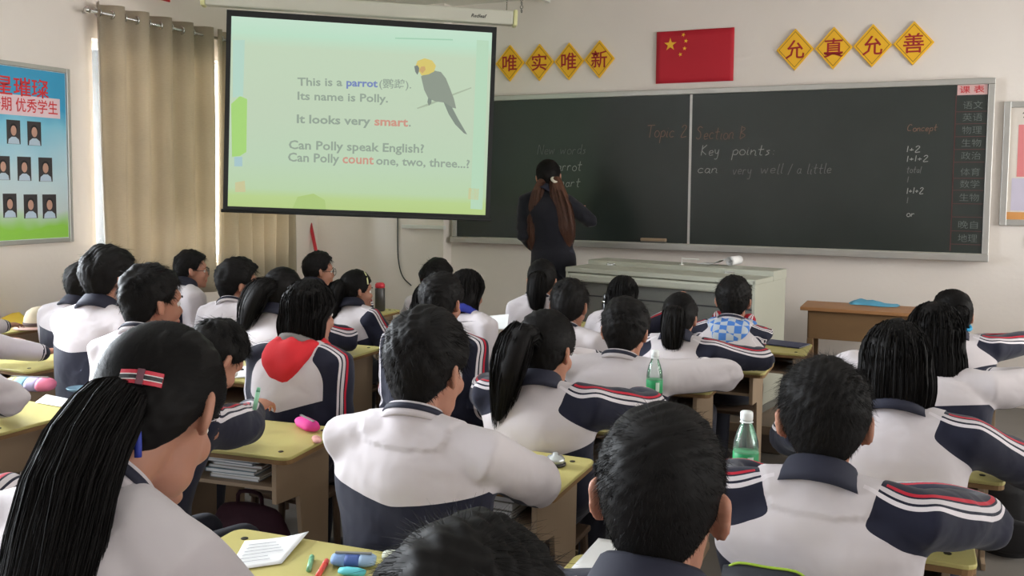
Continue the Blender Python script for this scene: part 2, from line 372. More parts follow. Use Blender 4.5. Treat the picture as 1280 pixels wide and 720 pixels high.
# ------------------------------------------------------------------ wall plaques, flag, notices
yel = rgb('plaque_yellow', 246, 190, 34, rough=.45, var=.05); dred = rgb('plaque_red', 168, 28, 34, rough=.6); brn = rgb('plaque_line', 120, 66, 22, rough=.6)
PL = [('唯', 637.5, 79, 'leftmost of the left row'), ('实', 674.4, 78, 'second from left in the left row'), ('唯', 711.4, 76.7, 'third from left in the left row'), ('新', 749.3, 74, 'rightmost of the left row'),
      ('允', 993.8, 62, 'leftmost of the right row'), ('真', 1042, 60, 'second from left in the right row'), ('允', 1090.7, 57, 'third from left in the right row'), ('善', 1142, 54, 'rightmost of the right row')]
for ch, px, py, wh in PL:
    p = onY(px, py, DW-.012); t = empty('diamond_plaque', (p[0], DW-.001, p[2])); r = .166; kx = min(abs(onY(a_, b_, DW-.012)[0]-p[0]) for _, a_, b_, _ in PL if a_ != px)*.4965/r
    tag(t, 'yellow diamond plaque with a red character, %s' % wh, 'plaque', 'diamond plaques above the blackboard')
    MB().prism([(-r, 0), (0, -r), (r, 0), (0, r)], -.018, u=(kx, 0, 0), v=(0, 0, 1), n=(0, 1, 0)).build('plate', yel, t, bevel=.003)
    a, b = r*.86, r*.83
    o4 = [(-a, 0), (0, -a), (a, 0), (0, a)]; i4 = [(-b, 0), (0, -b), (b, 0), (0, b)]
    V = [(x*kx, -.0195, z) for x, z in o4+i4]; link('border_line', V, [(i, (i+1) % 4, (i+1) % 4+4, i+4) for i in range(4)], brn, t)
    write('character', ch, dred, t, (0, -.0185, 0), (1, 0, 0), (0, 0, 1), width=.145, height=.15, bold=.010, centre=True)
fl = empty('national_flag', (-1.68, DW-.002, 2.72)); tag(fl, 'red flag with five yellow stars hung above the blackboard', 'flag')
flr = rgb('flag_red', 186, 22, 42, rough=.7, var=.04, nscale=3); fly = rgb('flag_yellow', 244, 190, 50, rough=.6)
nx, nz = 17, 9; V = []
for j in range(nz):
    for i in range(nx):
        x = -.325+.65*i/(nx-1); z = -.2175+.435*j/(nz-1); V.append((x, -.012-.003*math.sin(x*14+z*5), z))
o = link('cloth', V, [(j*nx+i, j*nx+i+1, (j+1)*nx+i+1, (j+1)*nx+i) for j in range(nz-1) for i in range(nx-1)], flr, fl, True)
so = o.modifiers.new('s', 'SOLIDIFY'); so.thickness = .006
def star(cx, cz, r, rot): return [(cx+(r if k % 2 == 0 else r*.39)*math.sin(rot+k*math.pi/5), cz+(r if k % 2 == 0 else r*.39)*math.cos(rot+k*math.pi/5)) for k in range(10)]
for cx, cz, r, ro in ((-.205, .105, .056, 0), (-.095, .18, .019, .4), (-.072, .128, .019, .2), (-.082, .066, .019, .1), (-.118, .018, .019, -.3)):
    MB().prism(star(cx, cz, r, ro), -.002, o=(0, -.018, 0), u=(1, 0, 0), v=(0, 0, 1), n=(0, 1, 0)).build('star', fly, fl)
# framed notice at the right
nf = empty('framed_notice', (.62, DW-.001, 1.36)); tag(nf, 'silver framed notice board with pink and lavender sheets, right of blackboard', 'notice board')
zt_ = .91; wd_ = 1.15
for a, b in (((0, -.03, 0), (.045, 0, zt_)), ((wd_-.045, -.03, 0), (wd_, 0, zt_)), ((.045, -.03, 0), (wd_-.045, 0, .045)), ((.045, -.03, zt_-.045), (wd_-.045, 0, zt_))): MB().box(a, b).build('frame', alu_m, nf, bevel=.004)
MB().box((.04, -.012, .04), (wd_-.04, 0, zt_-.04)).build('backing', rgb('notice_paper', 224, 214, 204, rough=.6), nf)
for nm, (x0, z0, x1, z1), c in (('pink_sheet', (.10, .36, .62, .74), (222, 130, 132)), ('lavender_sheet', (.07, .11, .62, .35), (204, 196, 214)), ('orange_strip', (.045, .046, 1.1, .10), (214, 150, 84)), ('pink_sheet', (.66, .15, 1.05, .7), (226, 178, 170))):
    MB().box((x0, -.014, z0), (x1, -.0121, z1)).build(nm, rgb('sheet_%d_%d_%d' % c, *c, rough=.6), nf)
write('title', '公告栏', rgb('print_dark', 60, 54, 58), nf, (.12, -.0125, .79), (1, 0, 0), (0, 0, 1), height=.06)
MB().box((.17, -.006, -.16), (.25, 0, -.08)).build('tmp', white_m)
sw = bpy.data.objects['tmp']; sw.name = 'wall_socket'; sw.location = (.62, DW-.001, 1.36); tag(sw, 'small white wall socket plate below the framed notice', 'socket')

# poster on the left wall (u runs along +Y towards the front)
pw = empty('honour_poster', (XL+.001, 3.2, 1.235)); tag(pw, 'blue and green honour-roll poster with student portraits on the left wall', 'poster')
py1 = 4.48-3.2; ph = 1.145
MB().box((0, 0, 0), (.012, py1, ph)).build('backing', rgb('poster_white', 226, 232, 236, rough=.35), pw)
for a, b in (((0, -.03, -.03), (.028, 0, ph+.03)), ((0, py1, -.03), (.028, py1+.03, ph+.03)), ((0, 0, -.03), (.028, py1, 0)), ((0, 0, ph), (.028, py1, ph+.03))): MB().box(a, b).build('frame', alu_m, pw, bevel=.004)
pm = bpy.data.materials.new('poster_print'); pm.use_nodes = True; nt = pm.node_tree; N = nt.nodes; Lk = nt.links; bs = N['Principled BSDF']; bs.inputs['Roughness'].default_value = .3
tc = N.new('ShaderNodeTexCoord'); sp = N.new('ShaderNodeSeparateXYZ'); Lk.new(tc.outputs['Object'], sp.inputs[0])
no = N.new('ShaderNodeTexNoise'); no.inputs['Scale'].default_value = 3; Lk.new(tc.outputs['Object'], no.inputs[0])
ad = N.new('ShaderNodeMath'); ad.operation = 'MULTIPLY_ADD'; ad.inputs[1].default_value = .25; Lk.new(no.outputs[0], ad.inputs[0]); Lk.new(sp.outputs[2], ad.inputs[2])
cr = N.new('ShaderNodeValToRGB'); Lk.new(ad.outputs[0], cr.inputs[0]); e = cr.color_ramp.elements
e[0].position = .0; e[0].color = (*s2l(150, 206, 92), 1); e[1].position = 1.0; e[1].color = (*s2l(60, 160, 205), 1)
for ps, c in ((.2, (150, 210, 80)), (.3, (205, 218, 220)), (.6, (196, 222, 232)), (.9, (130, 200, 226))): q = e.new(ps); q.color = (*s2l(*c), 1)
Lk.new(cr.outputs[0], bs.inputs['Base Color'])
MB().box((.0121, .004, .004), (.0135, py1-.004, ph-.004)).build('print_sheet', pm, pw)
def pp(x, y): p = onX(x, y, XL+.016); return p[1]-3.2, p[2]-1.235
pred = rgb('poster_red', 214, 44, 50, rough=.4); ppink = rgb('poster_pink', 236, 206, 214, rough=.4)
for txt, (xa_, ya_), (xb_, yb_), bd in (('群星璀璨', (-32, 111), (61, 119), .012), ('第一期 优秀学生', (-28, 133), (72, 139), .008)):
    a = pp(xa_, ya_); b = pp(xb_, yb_)
    if bd < .01: MB().box((.0136, a[0]-.02, min(a[1], b[1])-.035), (.0142, b[0]+.02, min(a[1], b[1])+.10)).build('title_band', ppink, pw)
    write('title_text', txt, pred, pw, (.0142, a[0], (a[1]+b[1])/2-.01), (0, 1, 0), (0, 0, 1), width=b[0]-a[0], height=.115 if bd > .01 else .085, bold=bd)
pdk = rgb('portrait_dark', 52, 46, 50, rough=.4); pface = rgb('portrait_face', 196, 152, 134, rough=.5); phair = rgb('portrait_hair', 22, 18, 20, rough=.5); pshirt = rgb('portrait_shirt', 188, 206, 224, rough=.5)
for (cx, cy) in ((-14, 163), (17, 165), (43, 167), (-26, 207), (4, 210), (30.5, 211), (57, 212), (-18, 254), (12.5, 257), (38.5, 258), (62, 258)):
    a = pp(cx-8.5, cy); b = pp(cx+8.5, cy); t = pp(cx, cy-15); bt = pp(cx, cy+15); yc, zc = pp(cx, cy); hw = (b[0]-a[0])/2; hh = (t[1]-bt[1])/2
    k = MB().box((.0137, yc-hw, zc-hh), (.0150, yc+hw, zc+hh)).build('portrait_photo', pdk, pw)
    ov = lambda dy, dz, ry, rz, n=16: [(yc+dy*hw+ry*hw*math.cos(2*math.pi*i/n), zc+dz*hh+rz*hh*math.sin(2*math.pi*i/n)) for i in range(n)]
    for nm, pts, m, lf in (('shirt', [(yc-hw*.85, zc-hh*.98), (yc+hw*.85, zc-hh*.98), (yc+hw*.75, zc-hh*.62), (yc+hw*.3, zc-hh*.4), (yc-hw*.3, zc-hh*.4), (yc-hw*.75, zc-hh*.62)], pshirt, .0152), ('hair', ov(0, .28, .55, .44), phair, .0154), ('face', ov(0, .12, .42, .42), pface, .0157)):
        link(nm, [(lf, q[0], q[1]) for q in pts], [tuple(range(len(pts)))], m, k)
p_ = onX(212, 2, XL+.002); q_ = onX(160, -6, XL+.002)
tag(MB().box((XL, q_[1]-.6, p_[2]-.005), (XL+.008, p_[1], p_[2]+.22)).build('red_banner', redp), 'red banner strip high on the left wall above the curtain rod', 'banner')

# ------------------------------------------------------------------ curtains and rod
cur_m = bpy.data.materials.new('curtain_linen'); cur_m.use_nodes = True; nt = cur_m.node_tree; N = nt.nodes; Lk = nt.links; bs = N['Principled BSDF']
bs.inputs['Roughness'].default_value = .9; bs.inputs['Sheen Weight'].default_value = .2
tc = N.new('ShaderNodeTexCoord'); mp = N.new('ShaderNodeMapping'); mp.inputs['Scale'].default_value = (1, 1, 6); Lk.new(tc.outputs['Object'], mp.inputs[0])
no = N.new('ShaderNodeTexNoise'); no.inputs['Scale'].default_value = 40; Lk.new(mp.outputs[0], no.inputs[0])
n3 = N.new('ShaderNodeTexNoise'); n3.inputs['Scale'].default_value = 1.6; Lk.new(tc.outputs['Object'], n3.inputs[0])
mx = N.new('ShaderNodeMix'); mx.data_type = 'RGBA'; mx.inputs[6].default_value = (*s2l(152, 140, 121), 1); mx.inputs[7].default_value = (*s2l(190, 177, 156), 1)
ad = N.new('ShaderNodeMath'); ad.operation = 'MULTIPLY_ADD'; ad.inputs[1].default_value = .4; Lk.new(no.outputs[0], ad.inputs[0]); Lk.new(n3.outputs[0], ad.inputs[2])
Lk.new(ad.outputs[0], mx.inputs[0]); Lk.new(mx.outputs[2], bs.inputs['Base Color'])
tl = N.new('ShaderNodeBsdfTranslucent'); Lk.new(mx.outputs[2], tl.inputs[0]); ms = N.new('ShaderNodeMixShader'); ms.inputs[0].default_value = .24
Lk.new(bs.outputs[0], ms.inputs[1]); Lk.new(tl.outputs[0], ms.inputs[2]); Lk.new(ms.outputs[0], N['Material Output'].inputs[0])
chrome = rgb('chrome', 214, 214, 212, rough=.22, metal=1, var=.0)
RODX = XL+.10; RODZ = 2.83
rd = empty('curtain_rod', (RODX, 4.62, RODZ)); tag(rd, 'chrome curtain rod fixed to the left wall', 'curtain rod')
MB().tube([(0, 0, 0), (0, 2.36, 0)], .013, 12).build('rod', chrome, rd, True)
for y in (.03, 1.17, 2.33): MB().tube([(-.1, y, 0), (0, y, 0)], .009, 8).build('bracket', chrome, rd, True)
for y in (-.02, 2.38): MB().lathe([(.005, -.02), (.02, -.015), (.022, 0), (.02, .015), (.005, .02)], 12, (0, 0, 0)).build('finial', chrome, rd, True, loc=(0, y, 0), rot=(math.pi/2, 0, 0))
def curtain(y0, y1, waves, ph, lab, amp=.055, seed=0):
    t = empty('curtain', (RODX, y0, .72)); tag(t, lab, 'curtain', 'linen curtains on the left wall'); L = y1-y0; H = 2.9-.72
    nu, nv = waves*14+1, 26; V = []; rs = random.Random(seed); jit = [rs.uniform(-.4, .4) for _ in range(waves+2)]
    for j in range(nv):
        v = j/(nv-1)
        for i in range(nu):
            u = i/(nu-1); k = u*waves; a = amp*(1-.25*(1-v)) ; w_ = math.sin(2*math.pi*k+ph+(1-v)*jit[int(k)]*.8)
            V.append((a*w_+.012*math.sin(9*u+5*v+seed)*(1-v), u*L+.02*math.sin(4*math.pi*k+ph)*L/waves*1.5+(1-v)*.015*math.sin(7*u+seed), v*H))
    o = link('fabric', V, [(j*nu+i, j*nu+i+1, (j+1)*nu+i+1, (j+1)*nu+i) for j in range(nv-1) for i in range(nu-1)], cur_m, t, True)
    o.modifiers.new('s', 'SOLIDIFY').thickness = .002
    for k in range(waves*2):                              # grommets where the cloth crosses the rod
        y = (k*math.pi-ph)/(2*math.pi*waves)*L
        if y < .01 or y > L-.005: continue
        MB().add(*ring(.028, .007)).build('grommet', chrome, t, True, loc=(0, y, RODZ-.72), rot=(math.pi/2, 0, 0))
def ring(R, r, n=18, m=8):
    V = [((R+r*math.cos(b))*math.cos(a), (R+r*math.cos(b))*math.sin(a), r*math.sin(b)) for a in np.linspace(0, 2*math.pi, n, endpoint=False) for b in np.linspace(0, 2*math.pi, m, endpoint=False)]
    return V, [(i*m+j, ((i+1) % n)*m+j, ((i+1) % n)*m+(j+1) % m, i*m+(j+1) % m) for i in range(n) for j in range(m)]
curtain(4.66, 5.80, 5, 2.2, 'wide beige linen curtain beside the poster on the left wall', seed=1)
curtain(5.86, 6.90, 6, .6, 'narrow beige linen curtain half hidden behind the projector screen', seed=5)

# ------------------------------------------------------------------ projector screen
TL = at(283.5, 12, 6.5); TR = at(621, 34, 6.78)
u_ = TR-TL; SW = np.linalg.norm(u_); u_ /= SW
n_ = np.cross(u_, np.array([0, 0, 1.])); n_ /= np.linalg.norm(n_); v_ = np.cross(n_, u_)     # n faces the class, v up
if np.dot(n_, -FW) < 0: n_ = -n_
v_ = np.cross(n_, u_); v_ = v_ if v_[2] > 0 else -v_
SH = 1.462
def onS(x, y):
    k = ray(x, y); s = np.dot(TL-CP, n_)/np.dot(k, n_); p = CP+k*s-TL; return np.dot(p, u_), np.dot(p, v_)
ps = empty('projector_screen', tuple(TL)); tag(ps, 'hanging projector screen showing a slide about a parrot', 'projector screen')
ps.rotation_mode = 'QUATERNION'; ps.rotation_quaternion = Matrix((tuple(u_), tuple(v_), tuple(n_))).transposed().to_quaternion()
blk = rgb('screen_border', 26, 27, 28, rough=.7, var=.05)
bd = .034
for a, b in (((0, -SH, 0), (bd, 0, .004)), ((SW-bd, -SH, 0), (SW, 0, .004)), ((bd, -bd*1.3, 0), (SW-bd, 0, .004)), ((bd, -SH, 0), (SW-bd, -SH+bd, .004))): MB().box(a, b).build('border', blk, ps)
MB().tube([(-.012, -SH, 0), (SW+.012, -SH, 0)], .013, 10).build('bottom_bar', blk, ps, True)
sm = bpy.data.materials.new('slide_light'); sm.use_nodes = True; nt = sm.node_tree; N = nt.nodes; Lk = nt.links; bs = N['Principled BSDF']
bs.inputs['Base Color'].default_value = (.02, .02, .02, 1); bs.inputs['Specular IOR Level'].default_value = 0
tc = N.new('ShaderNodeTexCoord'); sp = N.new('ShaderNodeSeparateXYZ'); Lk.new(tc.outputs['Generated'], sp.inputs[0])
cr = N.new('ShaderNodeValToRGB'); Lk.new(sp.outputs[1], cr.inputs[0]); e = cr.color_ramp.elements
e[0].position = 0; e[0].color = (*s2l(192, 216, 142), 1); e[1].position = 1; e[1].color = (*s2l(206, 236, 214), 1)
for p0, c in ((.06, (194, 220, 150)), (.1, (196, 222, 180)), (.25, (198, 222, 192)), (.5, (202, 221, 194)), (.85, (204, 224, 196)), (.92, (198, 234, 208))): q = e.new(p0); q.color = (*s2l(*c), 1)
Lk.new(cr.outputs[0], bs.inputs['Emission Color']); bs.inputs['Emission Strength'].default_value = 1.0
MB().box((bd-.001, -SH+bd-.001, .0005), (SW-bd+.001, -bd*1.3+.001, .002)).build('slide', sm, ps)
def slide_text(s, x0, y0, x1, y1, hpx, m, bold=.02):
    a = onS(x0, y0); b = onS(x1, y1); h = onS(x0, y0-hpx)
    dx, dy = b[0]-a[0], b[1]-a[1]; L = math.hypot(dx, dy); u = np.array([dx/L, dy/L, 0]); v = np.array([-u[1], u[0], 0])
    return write('slide_text', s, m, ps, (a[0], a[1], .0025), u, v, width=L, height=(h[1]-a[1]), bold=bold, lift=.0006)
tg = glow('slide_grey', 156, 172, 156); tb_ = glow('slide_blue', 126, 144, 196); tr_ = glow('slide_red', 214, 158, 140)
slide_text('This is a', 372, 107, 428, 107.5, 10, tg); slide_text('parrot', 433, 107.5, 472, 109, 8, tb_, .03); slide_text('(鹦鹉).', 474, 109, 514, 110.5, 11, tg, .01)
slide_text('Its name is Polly.', 372, 124.5, 485, 128, 10, tg); slide_text('It looks very', 371, 153.5, 463, 156.5, 10.5, tg, .026); slide_text('smart', 468, 156.5, 510, 158, 9, tr_, .03); slide_text('.', 511, 158, 513.5, 158, 2, tg)
slide_text('Can Polly speak English?', 361, 186, 530, 191, 11, tg); slide_text('Can Polly', 360, 201.5, 424, 203.5, 11, tg); slide_text('count', 428, 203.7, 467, 205.4, 9.5, tr_); slide_text('one, two, three...?', 470, 205.5, 587, 210, 10.5, tg)
def slide_poly(nm, pts, m, z): Q = [onS(*p) for p in pts]; return link(nm, [(a, b, z) for a, b in Q], [tuple(range(len(Q)))], m, ps)
cv = lambda L: [(500+x/4.5, 30+y/4.5) for x, y in L]
slide_poly('branch_picture', cv([(95, 472), (160, 446), (300, 392), (400, 356), (402, 362), (305, 400), (165, 458), (97, 478)]), glow('slide_branch', 178, 194, 168), .0026)
slide_poly('parrot_body', cv([(118, 295), (150, 275), (190, 262), (230, 270), (258, 306), (280, 360), (303, 420), (316, 476), (290, 470), (250, 442), (200, 436), (160, 420), (136, 372)]), glow('slide_bird', 150, 160, 146), .0028)
slide_poly('parrot_tail', cv([(244, 438), (292, 468), (330, 540), (378, 622), (360, 615), (310, 565), (274, 508)]), glow('slide_bird_tail', 138, 150, 138), .003)
slide_poly('parrot_head', cv([(88, 235), (98, 208), (138, 193), (180, 205), (202, 235), (192, 268), (160, 284), (122, 290), (106, 268)]), glow('slide_yellow', 226, 208, 118), .003)
slide_poly('parrot_cheek', cv([(108, 262), (118, 240), (140, 238), (144, 258), (126, 278)]), glow('slide_orange', 214, 176, 118), .0032)
slide_poly('parrot_beak', cv([(80, 238), (98, 232), (108, 248), (106, 268), (98, 286), (86, 270)]), glow('slide_beak', 128, 136, 130), .0033)
slide_poly('parrot_foot', cv([(158, 416), (178, 424), (176, 446), (162, 460), (154, 440)]), glow('slide_bird_tail', 138, 150, 138), .0029)
for nm, L, c in (('slide_leaf', [(289, 130), (300, 120), (309, 124), (308, 190), (300, 195), (290, 196)], (176, 224, 128)), ('slide_bush', [(365, 262), (372, 246), (392, 242), (406, 250), (408, 264)], (182, 210, 132)), ('slide_patch', [(293, 196), (303, 196), (303, 208), (293, 208)], (176, 208, 212)), ('slide_patch', [(294, 228), (306, 226), (307, 240), (294, 240)], (212, 208, 160)), ('slide_patch', [(586, 235), (599, 236), (598, 250), (585, 249)], (208, 210, 160)), ('slide_band', [(596, 50), (611, 51), (603, 262), (588, 261)], (192, 226, 196)), ('slide_band', [(291, 50), (306, 50), (304, 120), (291, 122)], (190, 224, 208)), ('slide_band', [(494, 47), (566, 49), (566, 50.6), (494, 48.6)], (170, 216, 186))):
    slide_poly(nm, L, glow('slide_%d_%d_%d' % c, *c), .0024)
# roller housing above the screen
hp = onS(257, 3); hq = onS(641, 24); hous = rgb('housing_white', 206, 204, 190, rough=.4, var=.02); hend = rgb('housing_cap', 222, 220, 164, rough=.4)
hx0, hx1 = hp[0], hq[0]
MB().box((hx0, .018, -.045), (hx1, .125, .045)).build('housing', hous, ps, bevel=.012)
for x in (hx0-.03, hx1): MB().box((x, .012, -.05), (x+.03, .131, .05)).build('end_cap', hend, ps, bevel=.008)
a = onS(588, 22)
write('brand_text', 'Redleaf', rgb('print_black', 30, 30, 30), ps, (a[0], .055, .0455), (1, 0, 0), (0, 1, 0), width=.12, height=.026, shear=.3, bold=.02, lift=.0006)
for x in (hx0+.05, hx1-.05):
    top = (ZC-TL[2])
    MB().tube([(x, .12, 0), (x, top+.05, 0)], .004, 6).build('hanging_wire', chrome, ps, True)
# ceiling bracket with chain next to the screen
k0 = onY(652, 4, 6.9)
cb = empty('ceiling_bracket', (k0[0], 6.9, ZC)); tag(cb, 'white metal ceiling bracket with a short hanging chain', 'bracket')
MB().box((-.02, -.02, -.05), (.02, .60, 0)).build('arm', white_m, cb, bevel=.004)
for i in range(6): MB().add(*ring(.013, .003, 10, 6)).build('chain_link', rgb('chain_steel', 120, 120, 118, rough=.4, metal=.8), cb, True, loc=(0, 0, -.07-.032*i), rot=(math.pi/2, 0, (i % 2)*math.pi/2))
# thin cable down the pillar and small junction tray, red broom handle in the corner
P = smooth_path([onY(x, y, D-.118) for x, y in ((497, 268), (497, 300), (498, 325), (503, 345), (514, 357))], 24)
tag(MB().tube(P, .006, 6).build('hanging_cable', rgb('cable_black', 40, 40, 42, rough=.5), smooth=True), 'black cable hanging loose on the white wall below the screen', 'cable')
a = onY(505, 285, D-.11); b = onY(560, 278, D-.11)
tag(MB().box((a[0], D-.16, a[2]), (b[0]-.02, D-.1105, a[2]+.035)).build('cable_duct', white_m, bevel=.005), 'short white cable duct on the wall left of the blackboard', 'cable duct')
a = onY(388, 279, D-.20); b = onY(397, 330, D-.26)
st = empty('broom', tuple(b)); tag(st, 'red plastic broom handle leaning in the front left corner', 'broom')
dv = (a-b); bot = -dv/dv[2]*b[2]; bot[0] = max(bot[0], XL+.16-b[0])
MB().tube([bot+np.array([0, 0, .14]), dv], .017, 10).build('handle', rgb('broom_red', 190, 40, 52, rough=.35), st, True)
MB().box((bot[0]-.14, bot[1]-.03, bot[2]), (bot[0]+.14, bot[1]+.03, bot[2]+.15)).build('bristles', rgb('bristle', 120, 60, 50, rough=.9), st)
# ================================================================== FURNITURE
top_m = rgb('desk_top_yellow', 194, 183, 114, rough=.42, var=.10, nscale=5, bump=.03)
edge_m = rgb('desk_edge_ply', 132, 100, 62, rough=.6, var=.25, nscale=20)
bolt_m = rgb('bolt_steel', 62, 58, 50, rough=.5, metal=.6)
stool_m = rgb('stool_wood', 92, 72, 56, rough=.6, var=.25, nscale=6)
dark_m = rgb('dark_metal', 34, 32, 34, rough=.5)
def rrect(w_, d_, r, n=4):
    P = []
    for cx, cy, a0 in ((w_/2-r, d_/2-r, 0), (-w_/2+r, d_/2-r, 90), (-w_/2+r, -d_/2+r, 180), (w_/2-r, -d_/2+r, 270)):
        for i in range(n+1): a = math.radians(a0+90*i/n); P.append((cx+r*math.cos(a), cy+r*math.sin(a)))
    return P
def copy_tree(src, loc, rz):
    r = src.copy(); COL.objects.link(r); r.location = loc; r.rotation_euler = (0, 0, rz)
    for ch in list(src.children):
        c = ch.copy(); COL.objects.link(c); c.parent = r
        for g in list(ch.children): d = g.copy(); COL.objects.link(d); d.parent = c
    return r
_desk = {}
DWD, DDP = .60, .38
def desk(Xr, Yf, h, yaw, label):
    """single pupil's desk given its far right corner"""
    rz = math.radians(yaw); c, s = math.cos(rz), math.sin(rz)
    ox = Xr-(c*DWD/2-s*DDP/2); oy = Yf-(s*DWD/2+c*DDP/2); k = round(h, 2)
    if k in _desk: t = copy_tree(_desk[k], (ox, oy, 0), rz)
    else:
        t = empty('school_desk', (ox, oy, 0), rz); _desk[k] = t; h = k
        MB().prism(rrect(DWD, DDP, .03), .012, o=(0, 0, h-.012)).build('desk_top', top_m, t, bevel=.003)
        MB().prism(rrect(DWD-.004, DDP-.004, .03), .014, o=(0, 0, h-.0262)).build('top_edge', edge_m, t)
        for x in (-1, 1):
            for y in (-1, 1): MB().lathe([(.009, 0), (.009, .0015), (.006, .0025)], 10, (x*(DWD/2-.06), y*(DDP/2-.055), h)).build('bolt', bolt_m, t)
        for x in (-.245, .227):
            pf = [(-.17, h-.027), (-.17, h-.165), (-.03, h-.18), (.03, .035), (-.03, .03), (-.03, 0), (.165, 0), (.165, .03), (.15, .035), (.165, h-.18), (.17, h-.027)]
            MB().prism(pf, .018, o=(x, 0, 0), u=(0, 1, 0), v=(0, 0, 1), n=(1, 0, 0)).build('side_panel', wood_m, t, bevel=.002)
        MB().box((-.2265, -.16, h-.125), (.2265, .15, h-.113)).build('book_shelf', wood_m, t)
        MB().box((-.2265, .150, h-.125), (.2265, .163, h-.027)).build('back_panel', wood_m, t)
        MB().box((-.2265, .12, .14), (.2265, .135, .19)).build('stretcher', wood_m, t)
    tag(t, label, 'desk', 'yellow-topped school desks'); return t
_stool = []
def stool(x, y, rz, label):
    if _stool: t = copy_tree(_stool[0], (x, y, 0), rz)
    else:
        t = empty('stool', (x, y, 0), rz); _stool.append(t)
        MB().box((-.15, -.09, .41), (.15, .11, .43)).build('seat', stool_m, t, bevel=.005)
        for a in (-1, 1):
            for b in (-.075, .09): MB().tube([(a*.145, b, 0), (a*.13, b, .41)], .015, 8).build('leg', stool_m, t)
        for a in (-1, 1): MB().box((a*.138-.009, -.07, .16), (a*.138+.009, .085, .185)).build('rail', stool_m, t)
    tag(t, label, 'stool', 'wooden stools under the pupils'); return t
# ------------------------------------------------------------------ teacher's console
pod_m = rgb('console_grey', 172, 172, 158, rough=.45, var=.04, nscale=3); pod_d = rgb('console_dark_panel', 104, 104, 98, rough=.5, var=.05)
yw = math.radians(-12); cR = onz(945, 349, 1.045)
cx_, sx_ = math.cos(yw), math.sin(yw)
pt = empty('teacher_console', (cR[0], cR[1], PZ), yw); tag(pt, 'grey metal teacher console with folding lid standing on the platform', 'lectern')
PLn = 1.42; PDp = .56; hz = 1.045-PZ
MB().box((-PLn, 0, 0), (-.0, PDp, .05)).build('plinth', pod_d, pt)
MB().box((-PLn+.02, .04, .05), (-.02, PDp-.005, hz-.10)).build('body', pod_d, pt)
for x in (-PLn, -.02): MB().box((x, -.01, .05), (x+.02, PDp, hz-.01)).build('side_panel', pod_m, pt, bevel=.004)
MB().box((-PLn+.021, -.02, hz-.105), (-.021, .05, hz-.045)).build('front_lip', pod_m, pt, bevel=.015)
MB().box((-PLn-.005, -.01, hz-.04), (.004, PDp*.55, hz-.005)).build('lid', pod_m, pt, bevel=.006)
MB().box((-PLn-.005, PDp*.55, hz-.04), (.004, PDp+.01, hz+.028)).build('lid', pod_m, pt, bevel=.006)
for x in (-PLn*.36, -PLn*.68): MB().box((x-.004, .036, .06), (x+.004, .0405, hz-.11)).build('seam', dark_m, pt)
MB().box((-PLn+.03, .0365, hz-.21), (-.03, .0405, hz-.2)).build('seam', dark_m, pt)
for x in (-.30, -1.22): MB().box((x-.035, PDp*.55-.006, hz-.02), (x+.035, PDp*.55, hz+.012)).build('lock', chrome, pt, bevel=.003)
MB().box((-.10, -.018, hz-.09), (-.05, -.0205, hz-.06)).build('lock', chrome, pt)
# rolled paper and wire holder lying on the lid
b0 = onz(905, 331, 1.075)
rp = empty('rolled_newspaper', (b0[0], b0[1], 1.0735), yw); tag(rp, 'white rolled-up paper lying open on the console lid', 'paper')
pap = rgb('paper_white', 232, 232, 232, rough=.7, var=.03)
th = np.linspace(0, 4.4*math.pi, 60); V = []
for a in th:
    r = .012+.0016*a; V += [(.075+r*math.cos(a+1.7), -.09, r*math.sin(a+1.7)+.034), (.075+r*math.cos(a+1.7), .09, r*math.sin(a+1.7)+.034)]
lx, lz = V[-1][0], V[-1][2]
for i in range(1, 12): q = i/11; V += [(lx-.22*q, -.09, max(.001, lz*(1-q)**2)+.012*math.sin(q*9)*(1-q)+.002), (lx-.22*q, .09, max(.001, lz*(1-q)**2)+.018*math.sin(q*7)*(1-q)+.002)]
n = len(V)//2; link('sheet', V, [(2*i, 2*i+2, 2*i+3, 2*i+1) for i in range(n-1)], pap, rp, True).modifiers.new('s', 'SOLIDIFY').thickness = .001
wf = onz(893, 333, 1.075); wh = empty('wire_holder', (wf[0]-.16, wf[1]+.02, 1.0735), yw); tag(wh, 'bent white wire holder beside the rolled paper on the console', 'holder')
MB().tube([(-.08, 0, .003), (-.08, 0, .045), (.05, .0, .045)], .004, 6).build('wire', white_m, wh); MB().box((-.09, -.02, 0), (-.07, .02, .004)).build('foot', white_m, wh)
# ------------------------------------------------------------------ old desk by the front wall
ow = rgb('old_desk_wood', 128, 98, 66, rough=.55, var=.3, nscale=5, stretch=(.3, 1, 1)); ot = rgb('old_desk_top', 168, 120, 78, rough=.5, var=.15, nscale=4)
oA = onz(1000, 383.5, .76); od = empty('old_desk', (oA[0], oA[1], 0), math.radians(-1)); tag(od, 'old brown wooden desk against the front wall under the blackboard', 'desk')
MB().box((0, 0, .735), (1.08, .42, .76)).build('desk_top', ot, od, bevel=.004)
MB().box((.06, .03, .53), (1.02, .045, .735)).build('front_panel', ow, od)
for x in (.05, 1.0): MB().box((x, .045, .53), (x+.02, .40, .735)).build('side_panel', ow, od)
for x in (.05, .985):
    for y in (.03, .36): MB().box((x, y, 0), (x+.045, y+.045, .53)).build('leg', ow, od, bevel=.003)
MB().box((.06, .2, .1), (1.02, .22, .14)).build('rail', ow, od)
cl = onz(1092, 383, .76); V = []; nx, ny = 22, 12
for j in range(ny):
    for i in range(nx):
        u, v = i/(nx-1), j/(ny-1); e_ = min(u, 1-u, v, 1-v)*2
        V.append(((u-.5)*.36*(1-.25*abs(v-.5)), (v-.5)*.2+.02*math.sin(u*7), .003+.045*max(0, e_)**.6*(1.1-u)*(1+.35*math.sin(u*17+v*6)*math.sin(v*11))))
